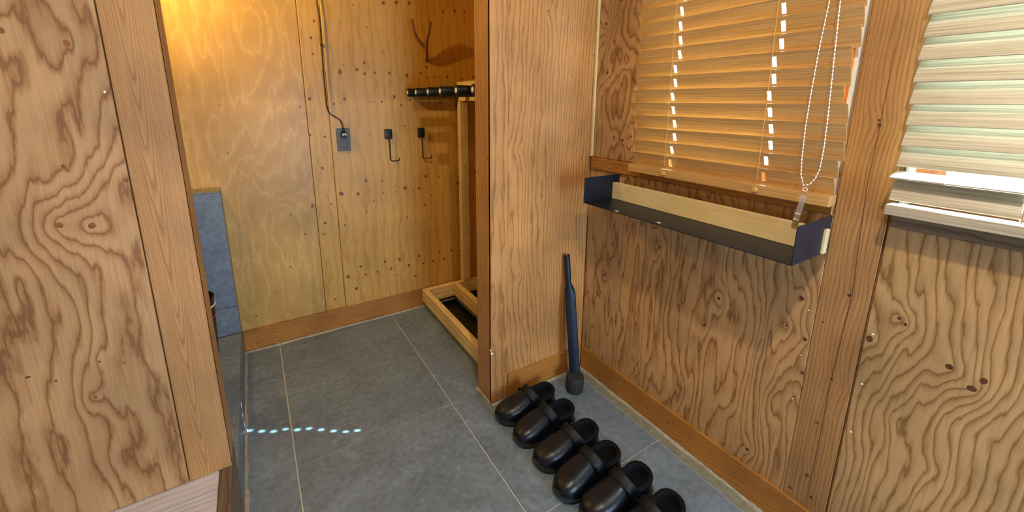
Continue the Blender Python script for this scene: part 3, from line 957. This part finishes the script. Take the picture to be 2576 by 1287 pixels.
pt = mk('pull_tag', pv, pfc, M['acrylic'], b1)
for s_ in (0.74, 0.98):
    c_ = t1.lerp(t2, s_)
    q_ = [c_ + sd * 0.0066 * a + ax_ * 0.0014 * b + Vector((-0.0028 + 0.0004 * c, 0, 0)) for a in (-1, 1) for b in (-1, 1) for c in (0, 1)]
    mk('tag_band', q_, [(0, 1, 3, 2), (4, 6, 7, 5), (0, 4, 5, 1), (2, 3, 7, 6), (0, 2, 6, 4), (1, 5, 7, 3)], M['white'], pt)

XC = 1.212
b2 = empty('window_blind', (XC, -0.22, 1.03), 'pale sunlit slatted blind over the right window with its lowest slats tipped open', 'blind')
ch = (0.112, -0.20, -0.55)
T2 = math.radians(-61)
YR = -0.735
z = 1.156
while z < 1.99:
    sh = random.uniform(-0.002, 0.002)
    slat_mesh(YR, 0.3045 + sh, z, XC, T2, ch, 'slat', M['slat2'], b2, width=0.0535)
    z += 0.0445
slat_mesh(YR, 0.3085, 1.112, XC, math.radians(-12), ch, 'slat', M['slat2'], b2)
slat_mesh(YR, 0.3045, 1.078, XC, math.radians(-60), ch, 'slat', M['slat2'], b2)
MB().box((XC - 0.026, YR, 1.024), (XC + 0.022, 0.3065, 1.046), 0.003).build('bottom_rail', M['slat2'], b2)
MB().box((XC - 0.03, YR, 1.995), (XC + 0.03, 0.306, 2.055), 0.003).build('head_rail', M['slat2'], b2)
for c in ch:
    MB().tube([(XC - 0.0285, c, 1.99), (XC - 0.0285, c, 1.3), (XC - 0.0285, c - 0.002, 1.05)], 0.0008, n=6).build('ladder_cord', M['cord'], b2)
    MB().tube([(XC + 0.004, c + .004, 1.99), (XC + 0.004, c + .004, 1.048)], 0.0009, n=6).build('lift_cord', M['white'], b2)

# ================================================================== WALL SHELF
sx0, zs0, zs1 = 1.052, 0.8885, 0.986
ya, yb_ = 0.417, 1.141
sh_ = empty('wall_shelf', (WX, (ya + yb_) / 2, zs0), 'long black steel tray shelf under the left window with a pale strip inside', 'shelf')
tt = 0.0023
xw = WX - 0.0135
MB().box((sx0, ya, zs0), (xw + .013, yb_, zs0 + tt), 0.0006).build('shelf_plate', M['blacksteel'], sh_)
MB().box((sx0, ya - tt, zs0), (xw + .0, ya, zs1), 0.0006).build('end_plate', M['blacksteel'], sh_)
MB().box((sx0, yb_, zs0), (xw + .0, yb_ + tt, zs1), 0.0006).build('end_plate', M['blacksteel'], sh_)
ob = beam('wood_strip', sh_, M['birch'], (1.200, ya - 0.008, zs0 + tt + 0.0005), (1.219, yb_ - 0.001, 0.9555), seed=8, F=8, bev=0.001, long=1)
ob['label'] = 'pale wood strip'
MB().box((WX - 0.010, ya + .01, zs0 + tt), (WX - 0.001, yb_ - .01, zs0 + 0.012)).build('mounting_lip', M['blacksteel'], sh_)
q = MB()
for (a, b) in ((1552, 531), (1657, 560)):
    p = at(a, b, 2, zs0 + tt)
    q = MB().box(p + Vector((-0.004, -0.007, 0)), p + Vector((0.001, 0.005, 0.002)), 0.0004)
    q.build('paint_chip', M['white'], sh_)

# ================================================================== SHOEHORN
bx, by = 1.110, 1.207
sr = empty('shoehorn_stand', (bx, by, 0), 'tall black metal shoehorn leaning into the corner in a heavy round black foot', 'shoehorn')
MB().lathe((bx, by, 0.0), [(0.035, 0.0), (0.038, 0.004), (0.040, 0.045), (0.039, 0.070), (0.037, 0.075), (0.016, 0.0755)], 36).build('base', simple('rough_cast_iron', (0.02, 0.02, 0.018), 0.8, bump=0.8, bscale=160), sr)
autosmooth(bpy.data.objects[sr.children[0].name])
top = at(1429, 642, 1, 1.296)
bot = Vector((bx + 0.006, by + 0.006, 0.060))


def P_(s):
    return bot.lerp(top, s)


axd = (top - bot).normalized()
side = axd.cross(Vector((0.52, 0.82, 0))).normalized()     # faces the viewer
side = -side if side.x < 0 else side
fw = side.cross(axd)
# flat curved blade from the foot, then the strip is rolled into a tube handle
v = []
f = []
secs = []
ns_ = 14
for i in range(33):
    s = i / 32
    c = P_(s)
    if s < 0.70:
        w_, curl, dx = 0.0165, 0.7, 0.0
    elif s < 0.80:
        q = (s - 0.70) / 0.10
        w_, curl, dx = 0.0165 - 0.004 * q, 0.7 + 4.9 * q, -0.004 * q
    else:
        w_, curl, dx = 0.0125, 5.6, -0.004
    # cross-section: an arc of half-length w_*k bent by curl radians
    arc = 0.047
    R = arc / curl if curl > 0 else 1
    if s >= 0.8:
        R = 0.0125
    for kq in range(ns_ + 1):
        ang = (kq / ns_ - 0.5) * curl
        v.append(c + side * (R * math.sin(ang) + dx) + fw * (R * math.cos(ang) - R))
for i in range(32):
    for kq in range(ns_):
        a = i * (ns_ + 1) + kq
        f.append((a, a + 1, a + ns_ + 2, a + ns_ + 1))
hb_ = mk('blade', v, f, M['blacksteel'], sr, smooth=True)
so = hb_.modifiers.new('thick', 'SOLIDIFY')
so.thickness = 0.0026
so.offset = 0

# ================================================================== CLOGS
def clog_parts():
    L_ = 0.272

    def w(t):
        if t < 0.30:
            return 0.0535 * max(0, 1 - ((0.30 - t) / 0.30) ** 2.3) ** (1 / 2.1)
        if t > 0.83:
            return 0.0465 * max(0, 1 - ((t - 0.83) / 0.17) ** 2.2) ** (1 / 2.2)
        q = (t - 0.30) / 0.53
        return 0.0535 + (0.0465 - 0.0535) * (3 * q * q - 2 * q ** 3) - 0.0025 * math.sin(math.pi * q)

    def bias(t):      # toe turns inwards a little
        return 0.010 * (max(0, 0.55 - t) / 0.55) ** 2

    def spring(t):
        return 0.012 * (max(0, 0.28 - t) / 0.28) ** 2

    parts = {}
    T = [0.5 - 0.5 * math.cos(math.pi * i / 40) for i in range(41)]
    # sole
    prof = [(0.90, 0.0), (0.98, 0.004), (1.05, 0.010), (1.075, 0.018), (1.04, 0.0245), (0.97, 0.026), (0.0, 0.026)]
    loop = [(t, 1) for t in T[1:-1]] + [(T[-1], 0)] + [(t, -1) for t in T[1:-1][::-1]] + [(T[0], 0)]
    v = []
    for (sc, z) in prof:
        for (t, s) in loop:
            x = (t - 0.5) * L_
            x = x * (1 + (sc - 1) * 0.35)
            v.append((x, s * w(t) * sc + bias(t), z + spring(t)))
    n = len(loop)
    f = []
    for i in range(len(prof) - 1):
        for k_ in range(n):
            k2 = (k_ + 1) % n
            f.append((i * n + k_, i * n + k2, (i + 1) * n + k2, (i + 1) * n + k_))
    f.append(tuple(range(n - 1, -1, -1)))
    parts['sole'] = (v, f, 'sole')
    # vamp
    HT = [(0, 0.030), (0.03, 0.044), (0.08, 0.057), (0.16, 0.070), (0.28, 0.080), (0.40, 0.089), (0.60, 0.100)]

    def H(t):
        for (a, ha), (b, hb2) in zip(HT, HT[1:]):
            if t <= b:
                q = (t - a) / (b - a)
                return ha + (hb2 - ha) * q
        return HT[-1][1]
    v = []
    f = []
    na = 28
    nt_ = 30
    for i in range(nt_ + 1):
        s = (i / nt_)
        s = s ** 1.6
        for k_ in range(na + 1):
            a = math.pi * k_ / na
            te = 0.475 + 0.12 * (1 - math.sin(a)) ** 1.5
            t = 0.012 + (te - 0.012) * s
            ca, sa = math.cos(a), math.sin(a)
            ex = 2 / 2.5
            yy = w(t) * 0.985 * (abs(ca) ** ex) * (1 if ca >= 0 else -1) + bias(t)
            z0_ = 0.024 + spring(t)
            zz_ = z0_ + (H(t) - 0.024) * (sa ** ex if sa > 0 else 0)
            v.append(((t - 0.5) * L_, yy, zz_))
    for i in range(nt_):
        for k_ in range(na):
            a = i * (na + 1) + k_
            f.append((a, a + na + 1, a + na + 2, a + 1))
    parts['upper'] = (v, f, 'rubber')
    # heel wall
    v = []
    f = []
    nh = 44
    pts = []
    for i in range(nh + 1):
        q = i / nh
        ang = math.pi * q           # 0 = +side, pi/2 = heel, pi = -side
        # walk the outline from t=.47 round the heel
        tt_ = 0.47 + 0.53 * (math.sin(ang) ** 0.62)
        tt_ = min(tt_, 0.9995)
        sgn = 1 if q < 0.5 else -1
        pts.append(((tt_ - 0.5) * L_, sgn * w(tt_) + bias(tt_), tt_))
    pr = []
    for (x, y, t) in pts:
        q = (t - 0.47) / 0.53
        rim = 0.082 - 0.020 * math.sin(min(1, q / 0.55) * math.pi / 2) + 0.010 * max(0, (q - 0.55) / 0.45) ** 1.2
        pr.append(rim)
    def inward(i):
        x, y, t = pts[i]
        c_ = Vector((0.055, 0, 0))
        d = Vector((min(x, 0.085), 0, 0)) - Vector((x, y, 0))
        return d.normalized() if d.length > 1e-5 else Vector((-1, 0, 0))
    sec = [(0.000, 0.022, 0), (0.0005, 0.5, 1), (-0.0005, 0.85, 1), (0.000, 0.97, 1), (0.003, 1.02, 1), (0.007, 0.99, 1), (0.009, 0.9, 1), (0.009, 0.028, 0)]
    for i in range(nh + 1):
        x, y, t = pts[i]
        d = inward(i)
        for (dn, hz, rel) in sec:
            z = hz if rel == 0 else 0.022 + (pr[i] - 0.022) * hz
            v.append((x + d.x * dn, y + d.y * dn, z))
    m_ = len(sec)
    for i in range(nh):
        for k_ in range(m_ - 1):
            a = i * m_ + k_
            f.append((a, a + 1, a + m_ + 1, a + m_))
    parts['heel_wall'] = (v, f, 'rubber')
    # fleece lining: puffed roll along the rim down to the insole
    v = []
    f = []
    rng = np.random.RandomState(3)
    sec2 = []
    for kq in range(11):
        a = math.pi * 0.5 - kq / 10 * math.pi * 1.0
        sec2.append((a))
    prof2 = [(-0.001, 0.93), (0.001, 1.06), (0.006, 1.14), (0.012, 1.10), (0.0155, 0.95), (0.016, 0.7), (0.018, 0.4), (0.022, 0.15), (0.034, 0.08)]
    for i in range(nh + 1):
        x, y, t = pts[i]
        d = inward(i)
        for (dn, hz) in prof2:
            j = 1 + 0.05 * rng.randn()
            z = 0.030 + (pr[i] - 0.030) * hz + 0.0006 * rng.randn()
            v.append((x + d.x * dn * j, y + d.y * dn * j, z))
    m_ = len(prof2)
    for i in range(nh):
        for k_ in range(m_ - 1):
            a = i * m_ + k_
            f.append((a, a + 1, a + m_ + 1, a + m_))
    parts['lining'] = (v, f, 'fleece')
    # insole
    v = []
    nI = 24
    ring = []
    for t in [0.15 + 0.80 * i / nI for i in range(nI + 1)]:
        for s in (-0.95, -0.6, -0.25, 0.25, 0.6, 0.95):
            v.append(((t - 0.5) * L_, s * w(t) * 0.93 + bias(t), 0.0325 + 0.004 * abs(s) ** 2 + 0.0005 * rng.randn()))
    f = [(i * 6 + k_, i * 6 + k_ + 1, (i + 1) * 6 + k_ + 1, (i + 1) * 6 + k_) for i in range(nI) for k_ in range(5)]
    parts['insole'] = (v, f, 'fleece')
    # strap swung forward over the mouth of the vamp
    v = []
    f = []
    ns2 = 36
    for i in range(ns2 + 1):
        a = math.pi * (0.03 + 0.94 * i / ns2)
        ca, sa = math.cos(a), math.sin(a)
        tc_ = 0.605 - 0.105 * sa ** 1.1
        ex = 2 / 2.3
        yc = (w(0.55) + 0.0035) * (abs(ca) ** ex) * (1 if ca >= 0 else -1) + bias(0.5) * sa
        zc_ = 0.052 + (0.104 - 0.052) * (sa ** 0.85)
        nx_ = Vector((0, ca, sa)).normalized()
        lean = -0.75
        wd = Vector((1, 0, -lean * sa)).normalized()
        hw = 0.0165 - 0.001 * sa
        for (aw, an) in ((-1, 0), (-1, 1), (-0.8, 1.35), (0.8, 1.35), (1, 1), (1, 0)):
            p = Vector(((tc_ - 0.5) * L_, yc, zc_)) + wd * hw * aw + nx_ * 0.0028 * (an - 0.3)
            v.append(tuple(p))
    for i in range(ns2):
        for k_ in range(6):
            k2 = (k_ + 1) % 6
            a = i * 6
            f.append((a + k_, a + k2, a + 6 + k2, a + 6 + k_))
    f.append((5, 4, 3, 2, 1, 0))
    f.append(tuple(ns2 * 6 + q for q in range(6)))
    parts['strap'] = (v, f, 'strap')
    v = []
    f = []
    for s in (-1, 1):
        rv = MB()
        c_ = Vector(((0.59 - 0.5) * L_, s * (w(0.55) + 0.0035), 0.053))
        rv.tube([c_, c_ + Vector((0, s * 0.0035, 0))], [0.0075, 0.006], n=14)
        parts['rivet' if s < 0 else 'rivet '] = (rv.v, rv.f, 'strap')
    return parts


CP = clog_parts()
clog_protos = {}


def make_clog(mir, label, loc, rz):
    root = empty('clog', loc, label, 'clog', 'black fleece-lined clogs lined up on the tiles', rz=rz)
    if mir not in clog_protos:
        d = {}
        for nme, (v, f, mt) in CP.items():
            vv = [(a, b * mir, c) for a, b, c in v]
            ff = f if mir > 0 else [q[::-1] for q in f]
            ob = mk(nme.strip(), vv, ff, M[mt], root, smooth=True, local=True)
            if nme == 'upper':
                so = ob.modifiers.new('thick', 'SOLIDIFY')
                so.thickness = 0.004
                so.offset = -1
            if nme.strip() in ('sole', 'strap', 'rivet'):
                autosmooth(ob, 50)
            d[nme] = ob
        clog_protos[mir] = d
    else:
        for nme, src in clog_protos[mir].items():
            c = src.copy()
            COL.objects.link(c)
            c.parent = root
    return root


PITCH = [
    (0.850, 1.212, 1, 1, 'black fleece-lined clog at the far end of the row, nearest the partition'),
    (0.853, 1.093, -2, -1, 'black clog second from the partition, its strap leaning over the first clog'),
    (0.858, 0.957, 1, 1, 'black clog third from the partition, left one of the middle pair'),
    (0.849, 0.842, -1, -1, 'black clog with a scuffed toe, right one of the middle pair'),
    (0.872, 0.722, 0, 1, 'black clog in the nearest pair, heel lining lit bluish, fifth from the partition'),
    (0.872, 0.604, -2, -1, 'black clog nearest the viewer, toe cut off by the bottom of the picture'),
]
for (x, y, rz, mir, lab) in PITCH:
    make_clog(mir, lab, (x, y, 0.0), math.radians(rz))
# dusty scuff on the toe of the fourth clog

# ================================================================== ALCOVE THINGS
# outlet
pO = at(864, 351, 1, BY - 0.006)
oy = BY - 0.006
ol = empty('wall_outlet', (pO.x, oy, pO.z), 'charcoal two-socket wall outlet plate with a cord plugged into its upper socket', 'outlet')
MB().box((pO.x - 0.034, oy - 0.006, pO.z - 0.060), (pO.x + 0.034, oy - 0.0002, pO.z + 0.060), 0.0015).build('cover_plate', M['greyplate'], ol)
for dz in (0.026, -0.026):
    s = MB().box((pO.x - 0.017, oy - 0.0075, pO.z + dz - 0.017), (pO.x + 0.017, oy - 0.0055, pO.z + dz + 0.017), 0.003).build('socket', M['greyplate'], ol)
    MB().box((pO.x - 0.0078, oy - 0.0079, pO.z + dz + 0.001), (pO.x - 0.0058, oy - 0.0070, pO.z + dz + 0.009)).box((pO.x + 0.0058, oy - 0.0079, pO.z + dz + 0.001), (pO.x + 0.0078, oy - 0.0070, pO.z + dz + 0.009)).box((pO.x - 0.0025, oy - 0.0079, pO.z + dz - 0.011), (pO.x + 0.0025, oy - 0.0070, pO.z + dz - 0.006)).build('slot', M['blackplastic'], s)
# cord with plug
yc_ = BY - 0.020
cp_ = [(797, 0), (803, 38), (806, 70), (809, 110), (812, 150), (815, 190), (819, 232), (822, 262), (828, 282), (838, 291), (850, 297), (857, 303), (861, 312), (863, 322)]
cc = empty('power_cord', (pO.x, oy - 0.03, pO.z + 0.09), 'black power cord hanging down the alcove wall into the outlet', 'cord')
pth = [at(797, 0, 1, yc_) + Vector((-0.02, 0, 0.60)), at(797, 0, 1, yc_) + Vector((-0.008, 0, 0.25))] + [at(a, b, 1, yc_) for a, b in cp_]
pth[-1].y = oy - 0.026


def smooth_path(p, n=6):
    out = []
    for i in range(len(p) - 1):
        p0 = p[max(i - 1, 0)]; p1 = p[i]; p2 = p[i + 1]; p3 = p[min(i + 2, len(p) - 1)]
        for k_ in range(n):
            t = k_ / n
            out.append(0.5 * ((2 * p1) + (p2 - p0) * t + (2 * p0 - 5 * p1 + 4 * p2 - p3) * t * t + (3 * p1 - p0 - 3 * p2 + p3) * t ** 3))
    out.append(p[-1])
    return out


sp = smooth_path(pth)
MB().tube(sp, 0.0028, n=8).build('cable', M['blackplastic'], cc, smooth=True)
e = pth[-1]
ex_ = pO.x + 0.0
ez = pO.z + 0.026
MB().tube([e, Vector((ex_, oy - 0.027, ez + 0.024)), Vector((ex_, oy - 0.026, ez + 0.012))], [0.0045, 0.0062, 0.0085], n=12).build('strain_relief', M['blackplastic'], cc, smooth=True)
MB().box((ex_ - 0.012, oy - 0.036, ez - 0.013), (ex_ + 0.012, oy - 0.0082, ez + 0.013), 0.004).build('plug', M['blackplastic'], cc)
MB().box((ex_ - 0.009, oy - 0.0375, ez + 0.004), (ex_ + 0.009, oy - 0.0355, ez + 0.0075)).box((ex_ - 0.009, oy - 0.0375, ez - 0.004), (ex_ - 0.006, oy - 0.0355, ez + 0.0039)).box((ex_ + 0.006, oy - 0.0375, ez - 0.004), (ex_ + 0.009, oy - 0.0355, ez + 0.0039)).build('plug_mark', M['white'], cc)
# clip at the upper cord
pc = at(810, 112, 1, yc_)
MB().box((pc.x - 0.006, BY - 0.024, pc.z - 0.003), (pc.x + 0.006, BY + 0.0, pc.z + 0.003), 0.001).build('cable_clip', M['blackplastic'], cc)


def coat_hook(cx_, cy_, lab):
    c_ = at(cx_, cy_, 1, oy)
    h = empty('coat_hook', (c_.x, oy, c_.z), lab, 'hook', 'black coat hooks right of the outlet')
    MB().box((-0.021, -0.016, -0.028), (0.021, -0.0002, 0.028), 0.008).build('cap', M['iron'], h, local=True)
    MB().box((-0.013, -0.021, -0.013), (0.013, -0.015, 0.013), 0.004).build('screw_cover', M['iron'], h, local=True)
    MB().tube(smooth_path([Vector(q) for q in ((0.002, -0.014, -0.024), (0.003, -0.016, -0.06), (0.003, -0.018, -0.10), (0.003, -0.019, -0.135), (0.006, -0.022, -0.147), (0.014, -0.034, -0.148), (0.030, -0.052, -0.146), (0.037, -0.060, -0.141), (0.040, -0.062, -0.128))], 5), 0.0032, n=10).build('rod', M['iron'], h, smooth=True, local=True)
    return h


coat_hook(976, 337, 'black iron coat hook with long bent rod, nearer the outlet')
coat_hook(1058, 333, 'black iron coat hook with long bent rod, nearer the drying rack')


# branch hooks
def branch(lab, segs, base_xyz, mat, pale_ends=True):
    r = empty('branch_hook', base_xyz, lab, 'hook')
    for i, (nm, pts, rads) in enumerate(segs):
        sp_ = smooth_path(pts, 6)
        rr = []
        for j in range(len(sp_)):
            t = j / (len(sp_) - 1) * (len(rads) - 1)
            a = int(min(math.floor(t), len(rads) - 2))
            rr.append((rads[a] * (1 - (t - a)) + rads[a + 1] * (t - a)) * (1 + 0.05 * math.sin(j * 1.7)))
        MB().tube(sp_, rr, n=12).build(nm, mat, r, smooth=True)
        if pale_ends and nm != 'stem':
            d = (sp_[-1] - sp_[-2]).normalized()
            MB().disc(sp_[-1], d, rr[-1] * 1.02, t=0.0008, n=14, sx=1.0).build('cut_end', M['branch_end'], r)
    return r


y0b = oy
stem = [at(1073, 152, 1, y0b + 0.004), at(1073, 146, 1, y0b - 0.018), at(1071, 128, 1, y0b - 0.035), at(1070, 115, 1, y0b - 0.045)]
rp = [at(1071, 122, 1, y0b - 0.040), at(1073, 100, 1, y0b - 0.060), at(1078, 75, 1, y0b - 0.085), at(1081, 56, 1, y0b - 0.105)]
lp = [at(1070, 122, 1, y0b - 0.040), at(1058, 108, 1, y0b - 0.050), at(1047, 92, 1, y0b - 0.062), at(1040, 72, 1, y0b - 0.078), at(1036, 49, 1, y0b - 0.098)]
branch('forked brown branch used as a hook, above the drying rack', [('stem', stem, [0.011, 0.0125, 0.0135, 0.0135]), ('right_prong', rp, [0.0135, 0.0115, 0.011, 0.0115]), ('left_prong', lp, [0.011, 0.0095, 0.0085, 0.0078, 0.0072])], stem[0], M['bark'])
yb2 = oy
s2 = [at(1245, 160, 1, yb2 + 0.004), at(1236, 145, 1, yb2 - 0.03), at(1222, 125, 1, yb2 - 0.05)]
a2 = [s2[-1], at(1205, 103, 1, yb2 - 0.07), at(1188, 87, 1, yb2 - 0.10)]
c2 = [s2[-1], at(1212, 90, 1, yb2 - 0.07), at(1199, 73, 1, yb2 - 0.09), at(1188, 66, 1, yb2 - 0.10)]
branch('second branch hook, only its two pale tips showing past the partition', [('stem', s2, [0.008, 0.008, 0.007]), ('lower_prong', a2, [0.006, 0.004, 0.0035]), ('upper_prong', c2, [0.006, 0.004, 0.0035, 0.003])], s2[0], M['twig_pale'], False)

# drying rack
rk_ = empty('drying_rack', (1.0, 1.9, 0), 'pine drying rack with a row of black tubes on top, behind the partition', 'rack')
yF, yB2 = 1.50, 2.300
z0r, z1r = 0.040, 0.120
beam('base_beam', rk_, M['pine'], (0.800, yF, z0r), (0.836, yB2 - 0.0365, z1r), 1, F=30, long=1)
beam('base_beam', rk_, M['pine'], (1.005, yF + 0.0365, z0r), (1.040, yB2 - 0.0365, z1r), 2, F=30, long=1)
beam('base_beam', rk_, M['pine'], (1.195, yF + 0.0365, z0r), (1.230, yB2 - 0.0365, z1r), 4, F=30, long=1)
beam('base_beam', rk_, M['pine'], (0.800, yB2 - 0.036, z0r), (1.230, yB2, z1r), 3, F=30, long=0)
beam('base_beam', rk_, M['pine'], (0.8365, yF, z0r), (1.230, yF + 0.036, z1r), 5, F=30, long=0)
for (x, y) in ((0.85, yF + 0.04), (0.85, yB2 - 0.07), (1.15, yF + 0.04), (1.15, yB2 - 0.07)):
    MB().box((x - 0.012, y - 0.012, 0), (x + 0.02, y + 0.02, 0.0445), 0.002).build('foot', M['blackplastic'], rk_)
beam('upright', rk_, M['pine'], (1.067, yB2 - 0.040, z1r + 0.0005), (1.118, yB2 - 0.002, 1.268), 6, F=26, long=2)
beam('upright', rk_, M['pine'], (1.067, yF + 0.002, z1r + 0.0005), (1.118, yF + 0.040, 1.268), 7, F=26, long=2)
beam('tube_rail', rk_, M['pine'], (1.067, yF - 0.02, 1.2685), (1.105, yB2, 1.378), 9, F=26, long=1)
bu = [1024.8, 1046.0, 1076.4, 1106.7, 1147.3, 1189.2]
for u in bu:
    p = at(u, 230, 0, 0.762)
    yv = p.y
    zc = 1.311
    x1 = 1.19
    bar = MB()
    bar.tube([(0.762, yv, zc), (0.765, yv, zc), (x1 - 0.002, yv, zc), (x1, yv, zc)], [0.0205, 0.022, 0.022, 0.0205], n=28)
    tb = bar.build('tube', M['blackplastic'], rk_)
    autosmooth(tb)
    MB().tube([(0.7605, yv, zc), (0.7618, yv, zc)], [0.0105, 0.0105], n=20).build('end_cap', M['white'], tb)
# drip trays inside the base
for (x0, x1) in ((0.842, 1.000), (1.045, 1.190)):
    t_ = empty('drip_tray', ((x0 + x1) / 2, 1.9, 0), 'shallow black drip tray on the floor in the %s bay of the rack' % ('left' if x0 < 1 else 'right'), 'tray')
    mb = MB().box((x0, yF + 0.06, 0.0005), (x1, yB2 - 0.06, 0.003))
    mb.build('tray_bottom', M['blackplastic'], t_)
    w_ = 0.004
    r_ = MB().box((x0, yF + 0.06, 0.003), (x0 + w_, yB2 - 0.06, 0.03)).box((x1 - w_, yF + 0.06, 0.003), (x1, yB2 - 0.06, 0.03)).box((x0 + w_, yF + 0.06, 0.003), (x1 - w_, yF + 0.064, 0.03)).box((x0 + w_, yB2 - 0.064, 0.003), (x1 - w_, yB2 - 0.06, 0.03))
    r_.build('tray_rim', M['blackplastic'], t_)

# black container on the stove platform
pc_ = (-0.262, 1.75, PZ)
pl = empty('ash_bucket', pc_, 'tall black open container with a pale rim ring on the tiled platform', 'bucket')
MB().lathe(pc_, [(0.060, 0.0), (0.064, 0.004), (0.086, 0.40), (0.088, 0.405), (0.083, 0.405), (0.080, 0.39), (0.060, 0.02)], 36).build('body', M['blackplastic'], pl, smooth=False)
autosmooth(pl.children[0])
MB().lathe((pc_[0], pc_[1], PZ + 0.374), [(0.0845, 0.0), (0.0874, 0.001), (0.0874, 0.004), (0.0845, 0.005)], 36, False).build('rim_ring', M['white'], pl)
MB().lathe((pc_[0], pc_[1], PZ + 0.333), [(0.0815, 0.0), (0.0850, 0.001), (0.0850, 0.003), (0.0815, 0.004)], 36, False).build('red_ring', M['red'], pl)
